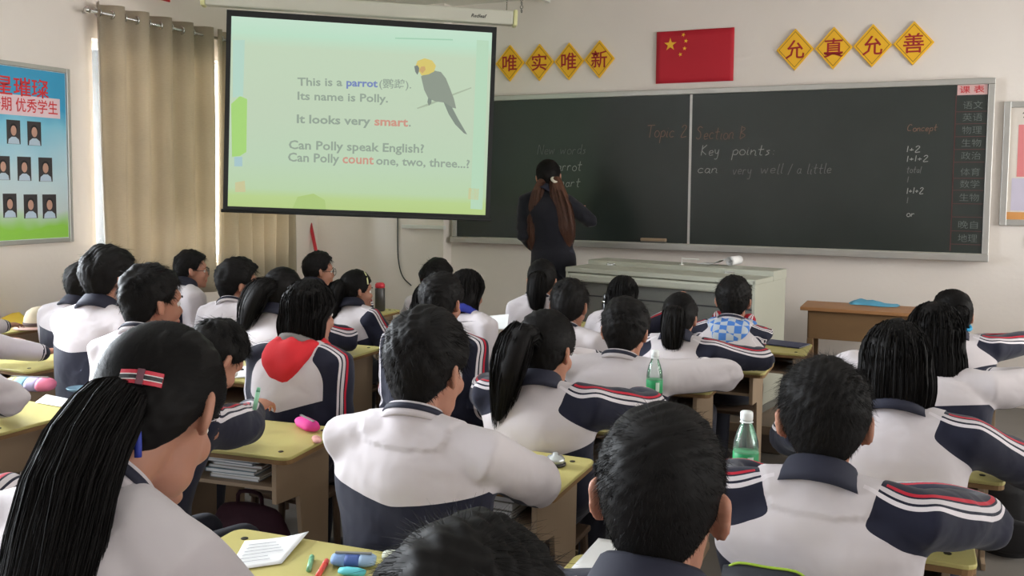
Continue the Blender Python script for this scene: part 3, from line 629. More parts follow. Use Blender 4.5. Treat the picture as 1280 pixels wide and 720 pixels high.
o = link('blue_cloth', V, [(j*nx+i, j*nx+i+1, (j+1)*nx+i+1, (j+1)*nx+i) for j in range(ny-1) for i in range(nx-1)], rgb('cloth_blue', 96, 172, 206, rough=.8, var=.1), None, True, loc=(cl[0], cl[1]+.1, .7605))
tag(o, 'crumpled light blue cloth on the old brown desk', 'cloth')
# ================================================================== PEOPLE
skin_m = rgb('skin', 172, 121, 99, rough=.55, var=.06, nscale=25, sss=.15)
lips_m = rgb('lips', 168, 96, 88, rough=.45); eyew_m = rgb('eye_white', 226, 222, 216, rough=.25, var=0); eyed_m = rgb('iris_dark', 26, 18, 14, rough=.2, var=0)
hair_m = mat('hair_black', (.0070, .0060, .0058), rough=.6, var=.3, nscale=30, spec=.12)
hairb_m = mat('hair_brown', (.085, .034, .019), rough=.5, var=.4, nscale=30, spec=.4)
trou_m = mat('trousers_navy', s2l(30, 31, 46), rough=.8, var=.15, sheen=.1); shoe_m = rgb('shoe', 60, 58, 60, rough=.6); sole_m = rgb('shoe_sole', 200, 198, 192, rough=.7)
WHITE = s2l(198, 190, 193); NAVY = s2l(27, 28, 46); REDC = s2l(176, 22, 44)
def jacket_mat(style):
    nm = 'jacket_'+style
    if nm in M: return M[nm]
    m = bpy.data.materials.new(nm); m.use_nodes = True; nt = m.node_tree; N = nt.nodes; L = nt.links; b = N['Principled BSDF']
    b.inputs['Roughness'].default_value = .82; b.inputs['Specular IOR Level'].default_value = .25; b.inputs['Sheen Weight'].default_value = .12
    def at_(n): a = N.new('ShaderNodeAttribute'); a.attribute_name = n; return a.outputs['Fac']
    def op(o, a, b_=None):
        x = N.new('ShaderNodeMath'); x.operation = o
        for i, q in enumerate((a, b_)):
            if q is None: continue
            if isinstance(q, (int, float)): x.inputs[i].default_value = q
            else: L.new(q, x.inputs[i])
        return x.outputs[0]
    def mix(f, a, c):
        x = N.new('ShaderNodeMix'); x.data_type = 'RGBA'; L.new(f, x.inputs[0])
        for i, q in ((6, a), (7, c)):
            if isinstance(q, tuple): x.inputs[i].default_value = (*q, 1)
            else: L.new(q, x.inputs[i])
        return x.outputs[2]
    slv, hgt, upr, st, cuf = at_('slv'), at_('hgt'), at_('upr'), at_('str'), at_('cuf')
    isS = op('GREATER_THAN', slv, 0); low = op('LESS_THAN', hgt, 0)
    notS = op('SUBTRACT', 1, isS)
    up_ = {'A': NAVY, 'B': NAVY, 'C': NAVY, 'T': s2l(18, 18, 27), 'N': NAVY}[style]; base = {'T': s2l(18, 18, 27), 'N': NAVY}.get(style, WHITE)
    col = mix(op('MULTIPLY', low, notS), base, up_)
    if style == 'A':
        col = mix(op('MULTIPLY', isS, op('LESS_THAN', upr, -.045)), col, NAVY)
        c1 = op('LESS_THAN', cuf, .028); col = mix(c1, col, NAVY)
        col = mix(op('MULTIPLY', op('LESS_THAN', cuf, .020), op('GREATER_THAN', cuf, .013)), col, WHITE)
    elif style in 'BCN':
        col = mix(isS, col, NAVY)
        if style == 'C': col = mix(op('MULTIPLY', isS, op('LESS_THAN', cuf, .25)), col, s2l(150, 24, 40))
        a1 = op('MULTIPLY', op('LESS_THAN', op('ABSOLUTE', st), .006), op('GREATER_THAN', slv, -.03)); col = mix(a1, col, WHITE)
        a2 = op('MULTIPLY', op('LESS_THAN', op('ABSOLUTE', op('SUBTRACT', st, .017)), .005), op('GREATER_THAN', slv, -.03)); col = mix(a2, col, s2l(214, 206, 210))
        a3 = op('MULTIPLY', op('LESS_THAN', op('ABSOLUTE', op('ADD', st, .016)), .005), op('GREATER_THAN', slv, .01)); col = mix(a3, col, REDC)
    tc = N.new('ShaderNodeTexCoord'); no = N.new('ShaderNodeTexNoise'); no.inputs['Scale'].default_value = 9; no.inputs['Detail'].default_value = 2; no.inputs['Distortion'].default_value = .4; L.new(tc.outputs['Object'], no.inputs[0])
    bp = N.new('ShaderNodeBump'); bp.inputs['Strength'].default_value = .35; bp.inputs['Distance'].default_value = .03; L.new(no.outputs[0], bp.inputs['Height']); L.new(bp.outputs[0], b.inputs['Normal'])
    L.new(col, b.inputs['Base Color']); M[nm] = m; return m
def head_parts(nb, R, c, k):
    g = NB()
    g.ball((0, -.012, .028), (.0735, .092, .092)).ball((0, .03, -.018), (.058, .056, .098)).ball((0, .034, -.072), (.05, .048, .043)).ball((0, .078, -.098), (.021, .016, .017))
    g.ball((0, .068, .03), (.05, .022, .03)); g.ball((0, .09, -.06), (.021, .009, .012)); g.ball((0, .088, -.074), (.018, .008, .008))
    g.tube([(0, .082, .014), (0, .094, -.01), (0, .105, -.028)], [.006, .0085, .0105], n=8); g.ball((0, .098, -.034), (.016, .010, .008))
    for s in (-1, 1):
        g.ball((s*.033, .062, -.03), (.024, .022, .026)); g.ball((s*.031, .073, .024), (.02, .012, .008))
        E_ = Euler((0, 0, s*.62)).to_matrix(); q = np.array(E_)
        g.ball((s*.081, -.014, -.002), (.0085, .020, .032), q); g.ball((s*.084, -.021, .012), (.009, .015, .018), q); g.ball((s*.074, -.004, -.026), (.007, .008, .010), q)
    g.xform(np.array(R)*k, c); nb.join(g)
def hand_parts(nb, W, f, dn, inner, curl, k=1.):
    f = f/np.linalg.norm(f); dn = dn-f*np.dot(dn, f); dn /= np.linalg.norm(dn); s = inner-f*np.dot(inner, f)-dn*np.dot(inner, dn); s /= np.linalg.norm(s)
    nb.tube([W-f*.03, W, W+f*.035*k, W+f*.078*k], [(.024, .019), (.026, .018), (.036*k, .0155), (.038*k, .0125)], n=12, side=s)
    for o, ln, e in ((.0285, .062, .9), (.0095, .072, 1.), (-.0095, .067, 1.05), (-.0285, .052, 1.2)):
        p = W+f*.078*k+s*o*k; a = 0; P = [p-f*.02]; c0 = s*o*.25/.03
        for q, fr in ((.35*curl*e, .45), (.75*curl*e, .32), (1.15*curl*e, .25)):
            a = q; d = f*math.cos(a)+dn*math.sin(a)+c0*.5; d /= np.linalg.norm(d); P.append(p); p = p+d*ln*fr*k
        P.append(p); nb.tube(P, np.linspace(.0088, .0068, len(P))*k, n=8)
    b = W+f*.02*k+s*.022*k; d1 = f*.65+s*.62+dn*.3; d1 /= np.linalg.norm(d1); d2 = f*.85+s*.1+dn*.45; d2 /= np.linalg.norm(d2)
    nb.tube([b, b+d1*.034*k, b+d1*.034*k+d2*.03*k, b+d1*.034*k+d2*.052*k], np.array([.0135, .0108, .0095, .0078])*k, n=8)
def seg_info(P, Q, r0, r1, p):
    d = Q-P; L2 = d@d; t = np.clip((p-P)@d/L2, 0, 1); off = p-(P+np.outer(t, d)); return t, off, np.linalg.norm(off, axis=1)-(r0+(r1-r0)*t)
def wob(p, seed, freqs=(9, 17, 29), amps=(1, .6, .35)):
    r = np.random.default_rng(seed); o = np.zeros(len(p))
    for f_, a in zip(freqs, amps):
        for _ in range(3): k = r.normal(size=3); k /= np.linalg.norm(k); o += a*np.sin(p@k*f_*r.uniform(.7, 1.3)+r.uniform(0, 6.28))
    return o/3
TW = np.array([[0, .172, .112], [.15, .168, .110], [.35, .166, .108], [.55, .175, .110], [.72, .182, .108], [.84, .168, .096], [.92, .125, .080], [1.0, .070, .062]])
_shared = {}
def shared(key, fn):
    if key not in _shared: _shared[key] = fn()
    return _shared[key]
def add_shared(name, key, fn, parent, mtx=None):
    me = shared(key, fn); o = bpy.data.objects.new(name, me); COL.objects.link(o); o.parent = parent
    if mtx is not None: o.matrix_local = mtx
    return o
def mesh_only(o): me = o.data; bpy.data.objects.remove(o); return me
def seat_trousers():
    g = NB(); g.ball((0, 0, .515), (.15, .10, .078))
    for s in (-1, 1): g.tube([(s*.08, .02, .508), (s*.085, .2, .502), (s*.088, .33, .498)], [.070, .064, .057], n=14).tube([(s*.088, .335, .490), (s*.088, .31, .28), (s*.088, .27, .07)], [.057, .052, .050], n=14)
    return mesh_only(fuse(g, 'trousers', trou_m, None, .014, 4))
def shoe_mesh():
    g = NB(); g.tube([(0, -.05, .045), (0, .04, .042), (0, .13, .032), (0, .16, .03)], [(.036, .045), (.04, .042), (.043, .032), (.03, .022)], n=12, side=(1, 0, 0)).tube([(0, -.03, .05), (0, -.025, .1)], [.04, .044], n=12)
    return mesh_only(fuse(g, 'shoe', shoe_m, None, .008, 2, .4))
def sole_mesh(): return mesh_only(MB().prism([(-.04, -.09), (.04, -.09), (.047, .08), (.03, .185), (-.03, .185), (-.047, .08)], .014).build('sole', sole_m))
def eye_mesh(): return mesh_only(NB().ball((0, 0, 0), (.0115, .0115, .0115), sub=2).build('eye', eyew_m))
def iris_mesh(): return mesh_only(NB().ball((0, .0085, 0), (.0055, .0042, .0055), sub=2).build('iris', eyed_m))
def brow_mesh(): return mesh_only(NB().tube([(-.018, -.004, -.002), (0, .002, .003), (.018, -.002, 0)], [.002, .0032, .002], n=6).build('eyebrow', hair_m))
def lips_mesh(): return mesh_only(NB().tube([(-.021, -.007, -.001), (0, .0, 0), (.021, -.007, -.001)], [(.003, .0035), (.0055, .0055), (.003, .0035)], n=8, side=(0, 0, 1)).build('lips', lips_m))
SK = np.array([.0735, .092, .092]); SKC = np.array([0, -.012, .028])
ZL_B = np.array([[-.11, -.082], [-.06, -.080], [-.035, -.05], [-.018, .006], [.02, .004], [.034, .045], [.055, .066], [.12, .074]])
ZL_G = np.array([[-.11, -.09], [-.06, -.085], [-.035, -.05], [-.018, .0], [.02, -.005], [.036, .03], [.055, .05], [.12, .055]])
def hair_field(n, ZL, T0, T1):
    p = SKC+n*SK; p[:, 2] -= .024*np.clip(-n[:, 1]*1.6, 0, 1)*np.clip(-n[:, 2]*1.4, 0, 1); z = p[:, 2]; lim = np.interp(p[:, 1], ZL[:, 0], ZL[:, 1]); m = np.clip((z-lim)/.014, 0, 1); m = m*m*(3-2*m)
    tz = np.clip((z+.03)/.11, 0, 1); return p, m, T0+(T1-T0)*tz
def ribbons(nb, P, wd, rs, normal=None):
    """P (k, s, 3) strand points -> tapered ribbons"""
    k, s, _ = P.shape; T = np.gradient(P, axis=1); T /= np.linalg.norm(T, axis=2, keepdims=True)+1e-9
    r = rs.normal(size=(k, 1, 3)) if normal is None else np.cross(normal[:, None, :], T)
    if normal is None: r = np.cross(np.broadcast_to(r, T.shape), T)
    r = r/(np.linalg.norm(r, axis=2, keepdims=True)+1e-9); tp = np.linspace(1, .15, s)[None, :, None]*wd
    V = np.stack([P-r*tp, P+r*tp], 2).reshape(-1, 3); i = np.arange(k)[:, None]*(s*2)+np.arange(s-1)[None]*2; i = i.ravel()
    nb.quads(V, np.stack([i, i+1, i+3, i+2], 1))
def build_hair(kind, Rh, hc, hs, d, seed, tail=None, tail_r=.03, bangs=False, T=(.009, .022), hang=None, parent=None, m=None, sl=1., tie_at=(0, -.106, .036)):
    rs = np.random.default_rng(seed); near = d < 2.3; mid = d < 3.6; g = NB(); boy = kind == 'short'
    ZL = ZL_B if boy else ZL_G
    V, Tr = ico(6 if near else 5)
    p, mk, th = hair_field(V, ZL, *(T if boy else (.010, .017)))
    nz_ = wob(V, seed, (5, 13, 34), (1.3, 1.0, .9)); q = p*1.0; q = SKC+(p-SKC)*(.90+.10*mk)[:, None]+V*(mk*th*(1+(.13 if near else .22)*nz_))[:, None]
    g.tris(q, Tr)
    wl = np.array([.12, -.62, .75]); wl /= np.linalg.norm(wl)
    cnt = 15000 if near else 5200 if mid else 2600
    n = rs.normal(size=(cnt*2, 3)); n /= np.linalg.norm(n, axis=1)[:, None]; b, mk, th = hair_field(n, ZL, *(T if boy else (.010, .017))); ok = mk > .55; n, b, th = n[ok][:cnt], b[ok][:cnt], th[ok][:cnt]
    if boy:
        fl = n-wl-n*np.einsum('ij,ij->i', n-wl, n)[:, None]; fl /= np.linalg.norm(fl, axis=1)[:, None]+1e-6; fl += rs.normal(size=fl.shape)*.28
        base = b+n*(th*.62)[:, None]; ln = sl*(.013+.016*np.clip((b[:, 2]+.02)/.1, 0, 1))*rs.uniform(.6, 1.25, len(n)); lift = rs.uniform(.02, .22 if near else .34, len(n))
        P = np.stack([base, base+(fl*.6+n*lift[:, None]*.8)*(ln*.5)[:, None], base+(fl+n*lift[:, None]*.55)*ln[:, None]], 1)
        ribbons(g, P, .00055 if near else .0010, rs)
    else:
        tie = (np.array(tie_at)-SKC)/SK if kind == 'pony' else None; st = []; cur = n.copy(); S = 5
        for i in range(S):
            st.append(SKC+cur*SK+cur*(th*1.04)[:, None]+rs.normal(size=cur.shape)*.0008)
            if kind == 'pony': aim = tie-cur
            else: aim = np.array([0, -.25, -1.])+cur*np.array([.7, .5, 0])
            aim = aim-cur*np.einsum('ij,ij->i', aim, cur)[:, None]; aim /= np.linalg.norm(aim, axis=1)[:, None]+.15; cur = cur+aim*.11; cur /= np.linalg.norm(cur, axis=1)[:, None]
        ribbons(g, np.stack(st, 1), .0006 if near else .0013, rs, n)
        if bangs:
            a = rs.uniform(-1, 1, 260); x = a*.058; y0 = .062+.02*(1-a*a); P = np.stack([np.stack([x*.75, y0-.018, np.full_like(x, .098)], 1), np.stack([x*.95, y0+.006, np.full_like(x, .07)], 1), np.stack([x*1.02+rs.normal(size=260)*.003, y0+.008, .03+rs.normal(size=260)*.006], 1)], 1)
            ribbons(g, P, .0035, rs)
    if kind in ('bob', 'long'):
        zb = -.125 if kind == 'bob' else -.27; rx = .089; S = 9
        zz = np.linspace(.035, zb, S); tt = np.linspace(0, 1, S)
        pth = np.stack([np.zeros(S), -.034-.012*np.sin(tt*3), zz], 1)
        rad = np.stack([rx*(1+.09*np.sin(tt*2.6))*(1-.22*tt**4), .071*(1+.08*np.sin(tt*2.6))*(1-.35*tt**3)], 1); V2, Q2, C2 = rtube(pth, rad, n=40, side=(1, 0, 0))
        V2 = V2*(1+.008*wob(V2*np.array([1, 1, .15]), seed+3, (60, 110, 170))[:, None]*np.array([1, 1, 0])); bs_ = g._v(V2); g.Q.append(Q2+bs_); g.P += [c+bs_ for c in C2]
        k = 5000 if near else 4200 if mid else 1500; a = rs.uniform(-math.pi*.78, math.pi*.78, k); ln0 = rs.uniform(-.42, .3, k); S2 = 10; ss = np.linspace(0, 1, S2)
        tz = ln0[:, None]+(1.03-ln0[:, None])*ss[None]; R0 = np.interp(tz, tt, rad[:, 0])*1.012; R1 = np.interp(tz, tt, rad[:, 1])*1.012
        zc = np.interp(tz, tt, zz)+np.clip(-tz, 0, 1)*.24; fc = np.sqrt(np.clip(1-((zc-.028)/.1105)**2, .02, 1)); wg = np.clip(tz/.3, 0, 1)
        X_ = np.sin(a)[:, None]*(.0928*fc*(1-wg)+R0*wg); Y_ = (-np.cos(a)[:, None]*.1115*fc-.012)*(1-wg)+(-np.cos(a)[:, None]*R1+np.interp(tz, tt, pth[:, 1]))*wg
        P = np.stack([X_, Y_, zc-np.clip(tz-1, 0, 1)*.5*abs(zb)], 2); P += rs.normal(size=(k, 1, 3))*.0015
        P[:, -1, 2] += rs.normal(size=k)*.006
        ribbons(g, P, .0008 if near else .0013, rs)
    g.xform(np.array(Rh)*hs, hc)
    tiep = None
    if tail is not None:
        tiep = hc+np.array(Rh)@np.array(tie_at)*hs
        path = smooth_path([hc+np.array(Rh)@(np.array(tie_at)*np.array([.8, .8, 1]))*hs, tiep]+[tiep+np.array(o) for o in tail], 22); S = len(path); tt = np.linspace(0, 1, S)
        rad = tail_r*(.45+1.0*np.sin(np.clip(tt*1.25+.12, 0, 1)*math.pi*.62))*np.where(tt > .62, 1-.75*((tt-.62)/.38)**1.4, 1)
        g.tube(path, np.stack([rad*1.05, rad*.75], 1), n=20, side=(1, 0, 0))
        k = 2200 if near else 600 if mid else 260; T_ = np.gradient(path, axis=0); T_ /= np.linalg.norm(T_, axis=1)[:, None]; a = rs.uniform(0, 2*math.pi, k); rr = rs.uniform(.9, 1.1, k); s1 = np.cross(T_, [0, 0, 1.]) ; s1[np.linalg.norm(s1, axis=1) < .15] = [1, 0, 0]; s1 = np.array([1., 0, 0])-T_*T_[:, :1]; s1 /= np.linalg.norm(s1, axis=1)[:, None]; u1 = np.cross(T_, s1)
        aa = a[:, None]+rs.normal(size=(k, 1))*.5*tt[None]
        P = path[None]+(np.cos(aa)*rr[:, None])[..., None]*rad[None, :, None]*s1[None]*1.05+(np.sin(aa)*rr[:, None])[..., None]*rad[None, :, None]*u1[None]*.78
        P += np.array([0, 0, -1.])*(rs.uniform(-.03, .05, k)[:, None]*tt[None]**2)[..., None]
        ribbons(g, P[:, ::2], .0009 if near else .0020, rs)
    o = g.build('hair', m or hair_m, parent); return o, tiep
PEOPLE = []
def ik(S, W, l1, l2, pole):
    d = W-S; L = np.linalg.norm(d); mx_ = (l1+l2)*.985
    if L > mx_: W = S+d/L*mx_; d = W-S; L = mx_
    u = d/L; a = (l1*l1-l2*l2+L*L)/(2*L); h = math.sqrt(max(0, l1*l1-a*a)); p = pole-u*np.dot(pole, u); p /= np.linalg.norm(p); return S+u*a+p*h, W
def band(name, m, parent, c, ax, rx, ry, prof, lat=(1, 0, 0), n=30, gap=.0):
    ax = np.array(ax, float); ax /= np.linalg.norm(ax); lat = np.array(lat, float); lat = lat-ax*np.dot(lat, ax); lat /= np.linalg.norm(lat); u = np.cross(ax, lat); k = len(prof); V = []
    for i in range(n):
        a = 2*math.pi*i/n
        for dr, z in prof: V.append(np.array(c)+lat*math.cos(a)*(rx+dr)+u*math.sin(a)*(ry+dr)+ax*z)
    return link(name, V, [(i*k+j, ((i+1) % n)*k+j, ((i+1) % n)*k+(j+1) % k, i*k+(j+1) % k) for i in range(n) for j in range(k)], m, parent, True)
def person(label, px, py, d, w=None, yaw=0., lean=.12, side=0., head=(0, 0, 0), hair='short', style='A', hL=None, hR=None, sw=1.1, nbo=None, bound=None, tail=None, tail_r=.03, bangs=False, collar=None, hood=None, T=(.009, .022), curl=1., stand=False, hs=None, grip=None, eyes=True, glasses=False, hairm=None, seat=True, vox=None, bulge=.018, short='pupil', world=None, top=None, sl=1., dh=.75, lap=False, tie_at=(0, -.106, .036), arml=(.275, .245), pole=None, hips=None):
    if lap: dh, hL, hR, pole = .56, (-.07, .24, .618), (.07, .24, .618), {-1: (-.4, -.7, -.5), 1: (.4, -.7, -.5)}
    if hs is None: hs = float(np.clip((w or 60)*d/F/.178, .9, 1.14))
    if top is not None: py = top+((.105 if head[1] > 25 else .118)*hs+.8*(T[1] if hair == 'short' else .017)*hs)*F/d
    Hp = at(px, py, d) if world is None else np.array(world, float); rz = math.radians(yaw); fwd = np.array([-math.sin(rz), math.cos(rz)]); rgt = np.array([math.cos(rz), math.sin(rz)])
    O = Hp[:2]-fwd*lean-rgt*side; z0 = PZ if stand else 0
    hs = hs or float(np.clip((w or 60)*d/F/.178, .9, 1.14)); seed = int(abs(px)*7+py)
    t = empty('person', (O[0], O[1], z0), rz); tag(t, label, 'person')
    hc = np.array([side, lean, Hp[2]-z0]); hy, hp, hr = [math.radians(a) for a in head]
    Rh = np.array(Matrix.Rotation(hy, 3, 'Z')@Matrix.Rotation(-hp, 3, 'X')@Matrix.Rotation(hr, 3, 'Y'))
    dn = math.sin(hp); nb_ = hc+(np.array(nbo) if nbo is not None else np.array([0, -.058-.075*max(0, dn), -.108+.03*max(0, dn)])*hs)
    hip = np.array(hips if hips is not None else (0, 0, .90 if stand else .575)); mid_ = (hip+nb_)/2+np.array([0, -bulge, 0]); sp_ = smooth_path([hip, mid_, nb_], 20)
    def spn(tv): return np.array([np.interp(tv, np.linspace(0, 1, 20), sp_[:, i]) for i in range(3)])
    lat = np.array([1., 0, 0]); bw = sw
    S = {}; A0 = {}
    c84, c93 = spn(.84), spn(.95)
    for s in (-1, 1): S[s] = c84+lat*s*.168*bw+np.array([0, .0, .012]); A0[s] = c93+lat*s*.06
    l1, l2 = arml; dz = dh
    tgt = {-1: hL or (-.11, lean*.3+.32, dz+.058), 1: hR or (.11, lean*.3+.32, dz+.058)}; Eb, Wr, hd = {}, {}, {}
    for s in (-1, 1):
        tg_ = tgt[s]
        if tg_[0] == 'px':
            q_w = onz(tg_[1], tg_[2], tg_[3]); dx_ = q_w[:2]-O; tg_ = (dx_@rgt, dx_@fwd, tg_[3])+tuple(tg_[4:])
        free = stand or tg_[2] > dh+.12
        if not free: tg_ = (tg_[0], tg_[1], dh+.058)+tuple(tg_[3:])
        W0 = np.array(tg_[:3], float); po = np.array(pole[s] if pole and s in pole else (s*.9, -.35, -.75)); l1_ = l1*hs if hs < 1 else l1; Eb[s], Wr[s] = ik(S[s], W0, l1_, l2, po)
        for kk in range(24):
            if free or Eb[s][2] >= dh+.068: break
            po = po+np.array([s*.05, -.06, .10]); Eb[s], Wr[s] = ik(S[s], W0, l1_, l2, po)
        hd[s] = np.array(tg_[3:6], float) if len(tg_) >= 6 else (Wr[s]-Eb[s])*np.array([1, 1, .15])+np.array([-s*.1, .06, 0])
    # --- body: one continuous surface
    b = NB(); head_parts(b, Rh, hc, hs); att = hc+Rh@np.array([0, -.03, -.055])*hs
    b.tube([nb_-(nb_-hip)/np.linalg.norm(nb_-hip)*.05, nb_, (nb_+att)/2, att], [(.07, .06), (.058, .055), (.05, .051), (.05, .052)], n=16, side=lat)
    ts = TW[:, 0]; b.tube([spn(q*.97) for q in ts], np.stack([TW[:, 1]*.86*bw, TW[:, 2]*.84], 1), n=22, side=lat)
    for s in (-1, 1):
        b.tube([A0[s], S[s], Eb[s], Wr[s]], [.045, .05, .038, .026], n=12)
        hand_parts(b, Wr[s], hd[s], np.array([0, 0, -1.]) if grip is None or s not in grip else np.array(grip[s]), np.array([-s, 0., 0.0]), curl*(.62 if grip is None or s not in grip else 1)*(1.3 if grip and s in grip else 1))
        if stand: b.tube([hip+lat*s*.085, hip+lat*s*.085+np.array([0, .01, -.42]), hip+lat*s*.085+np.array([0, -.01, -.83])], [.075, .05, .038], n=12)
        else: b.tube([(s*.08, .02, .508), (s*.088, .33, .498)], [.058, .046], n=12).tube([(s*.088, .33, .495), (s*.088, .27, .06)], [.044, .034], n=12)
    v = vox or (.0062 if d < 2 else .0075 if d < 3.6 else .009)
    fuse(b, 'body', skin_m, t, v, 3, .42 if d < 2 else .5)
    # --- jacket with sleeves
    j = NB(); jw, jd = TW[:, 1]*bw, TW[:, 2]
    j.tube([spn(q*.99) for q in ts], np.stack([jw*1.04, jd*1.06], 1), n=26, side=lat); AR = (.058, .071, .062, .041)
    for s in (-1, 1):
        e_ = Wr[s]-(Wr[s]-Eb[s])/np.linalg.norm(Wr[s]-Eb[s])*.008
        j.tube([A0[s], S[s], (S[s]+Eb[s])/2, Eb[s], (Eb[s]*.35+e_*.65), e_], [AR[0], AR[1], .066, AR[2], .053, AR[3]], n=16)
    if stand: j.tube([hip+np.array([0, 0, .02]), hip+np.array([0, 0, -.25])], [(.19, .135), (.205, .15)], n=24, side=lat)
    jo = fuse(j, 'jacket', jacket_mat(style), t, .0085 if d < 2.6 else .011 if d < 4 else .013, 9)
    me = jo.data; p = co(me); nr = np.empty(len(p)*3, np.float32); me.vertices.foreach_get('normal', nr); nr = nr.reshape(-1, 3).astype(float)
    ax = nb_-hip; tt = np.clip((p-hip)@ax/(ax@ax), 0, 1); cen = np.stack([np.interp(tt, np.linspace(0, 1, 20), sp_[:, i]) for i in range(3)], 1); off = p-cen
    axn = ax/np.linalg.norm(ax); dep = np.cross(axn, lat); a_, b_ = np.interp(tt, ts, jw*1.04), np.interp(tt, ts, jd*1.06)
    sdt = (np.sqrt((off@lat/a_)**2+((off@dep)/b_)**2)-1)*np.minimum(a_, b_)
    slv = np.full(len(p), -1.); upr = np.zeros(len(p)); stc = np.ones(len(p)); cuf = np.ones(len(p)); fold = np.zeros(len(p))
    for s in (-1, 1):
        best = np.full(len(p), 9.); arc0 = 0; info = None; pa = smooth_path([A0[s], S[s], Eb[s], Wr[s]], 46); ra = np.interp(np.linspace(0, 3, 46), range(4), AR); segs = [(pa[i], pa[i+1], ra[i], ra[i+1]) for i in range(45)]; ref = np.array([s*.45, -.3, .84])
        tot = sum(np.linalg.norm(Q-P_) for P_, Q, _, _ in segs); arc = np.zeros(len(p)); U = np.zeros(len(p)); C = np.ones(len(p))
        for P_, Q, r0, r1 in segs:
            t_, of, sd = seg_info(P_, Q, r0, r1, p); ln = np.linalg.norm(Q-P_); k = sd < best; dd = (Q-P_)/ln; bk = s*np.cross(dd, ref); bk /= np.linalg.norm(bk)+1e-9
            upv = np.cross(bk, dd); upv = upv if upv@ref > 0 else -upv; uu = of@upv
            U[k] = uu[k]; C[k] = (np.arctan2(of@bk, uu)*np.linalg.norm(of, axis=1))[k]; arc[k] = (arc0+t_*ln)[k]; best[k] = sd[k]; arc0 += ln
        sv = np.minimum(sdt-best+.004, arc-.065); win = sv > slv; slv[win] = sv[win]; near_ = (best < .03) & (p[:, 0]*s > 0); upr[near_] = U[near_]; stc[near_] = C[near_]; cuf[near_] = (tot-arc)[near_]
        la1 = np.linalg.norm(S[s]-A0[s])+np.linalg.norm(Eb[s]-S[s]); fold = np.where(near_, np.exp(-((arc-la1)/.11)**2), fold)
    L_ = np.linalg.norm(ax); x_ = off@lat
    bound = bound or (.54 if style in 'BC' else .66)
    hgt = (tt-bound)*L_+(.055-np.abs(x_)*.33 if style in 'BC' else .012-np.abs(x_)*.14)*(1 if True else 0)
    hgt = hgt if not stand else np.ones(len(p))
    disp = wob(p, seed, (11, 21, 38), (1, .8, .6))*.0075+fold*wob(p*np.array([.6, .6, 1]), seed+5, (60, 95, 130), (1, .8, .5))*.007
    disp *= np.clip((tt < .93)+(slv > 0), 0, 1); p2 = p+nr*disp[:, None]; me.vertices.foreach_set('co', p2.astype(np.float32).ravel())
    ne = len(me.edges); ed = np.empty(ne*2, np.int32); me.edges.foreach_get('vertices', ed); ed = ed.reshape(-1, 2); dg = np.bincount(ed.ravel(), minlength=len(p)).astype(float)
    def lap(a, it=4):
        for _ in range(it): a = .4*a+.6*(np.bincount(ed[:, 0], a[ed[:, 1]], len(p))+np.bincount(ed[:, 1], a[ed[:, 0]], len(p)))/dg
        return a
    slv, upr, hgt = lap(np.clip(slv, -.08, .08), 6), lap(upr), lap(hgt, 2); stc = lap(np.clip(stc, -.09, .09), 5)
    for nm, arr in (('slv', slv), ('hgt', hgt), ('upr', upr), ('str', stc), ('cuf', cuf)): me.attributes.new(nm, 'FLOAT', 'POINT').data.foreach_set('value', arr.astype(np.float32))
    me.update()
    # --- collar
    nax = (att-nb_); nax /= np.linalg.norm(nax); cc = collar or ('line' if style == 'A' else 'fold'); nv_m = mat('collar_navy', NAVY, rough=.8, var=.1); wh_m = mat('collar_white', WHITE, rough=.8, var=.03)
    cb_ = nb_+nax*.014
    if cc == 'line': band('collar', wh_m, t, cb_, nax, .070, .066, [(.012, -.012), (.006, .014), (.0, .026), (-.006, .026), (-.004, -.012)], lat); band('collar_stripe', nv_m, t, cb_, nax, .070, .066, [(.0125, .004), (.0065, .0195), (.002, .0195), (.002, .004)], lat)
    elif cc == 'fold': band('collar', nv_m, t, cb_, nax, .068, .064, [(.028, -.028), (.020, -.0), (.006, .034), (-.002, .04), (-.008, .034), (-.004, -.02)], lat)
    elif cc == 'hoodie': band('hoodie_neck', rgb('hoodie_grey', 128, 124, 122, rough=.9, var=.1), t, cb_, nax, .07, .066, [(.02, -.04), (.022, .0), (.012, .05), (.002, .06), (-.006, .05), (-.004, -.03)], lat)
    elif cc == 'blue': band('collar', rgb('collar_blue', 40, 52, 150, rough=.8), t, cb_, nax, .07, .066, [(.03, -.03), (.024, .0), (.008, .04), (-.002, .044), (-.008, .034), (-.004, -.02)], lat)
    if hood is not None:
        nu, nvv = 33, 10; V = []
        for jx in range(nvv):
            s_ = jx/(nvv-1)
            for i in range(nu):
                f_ = math.radians(-125+250*i/(nu-1)); kf = .010*math.sin(f_*6+seed)*math.sin(math.pi*s_); kb = max(0, math.cos(f_))**1.5; kb = kb**1.7; ln = .045+.155*kb; r_ = .072+.062*math.sqrt(s_)*(.75+.25*kb)+.034*math.sin(math.pi*min(1, s_*1.1))*(.4+.6*kb)+kf
                V.append(nb_+np.array([math.sin(f_)*r_*1.08, -math.cos(f_)*r_, .045-ln*s_-.012*(1-kb)+.005*math.sin(f_*7+s_*5)]))
        ho = link('hood', V, [(a*nu+i, a*nu+i+1, (a+1)*nu+i+1, (a+1)*nu+i) for a in range(nvv-1) for i in range(nu-1)], hood, t, True); sm_ = ho.modifiers.new('s', 'SOLIDIFY'); sm_.thickness = .014; sm_.offset = 1
    # --- hair, face details
    ho, tie = build_hair(hair, Rh, hc, hs, d, seed, tail=tail, tail_r=tail_r, bangs=bangs, T=T, parent=t, m=hairm, sl=sl, tie_at=tie_at)
    HM = Matrix.Translation(Vector(hc))@Matrix(Rh.tolist()).to_4x4()@Matrix.Scale(hs, 4)
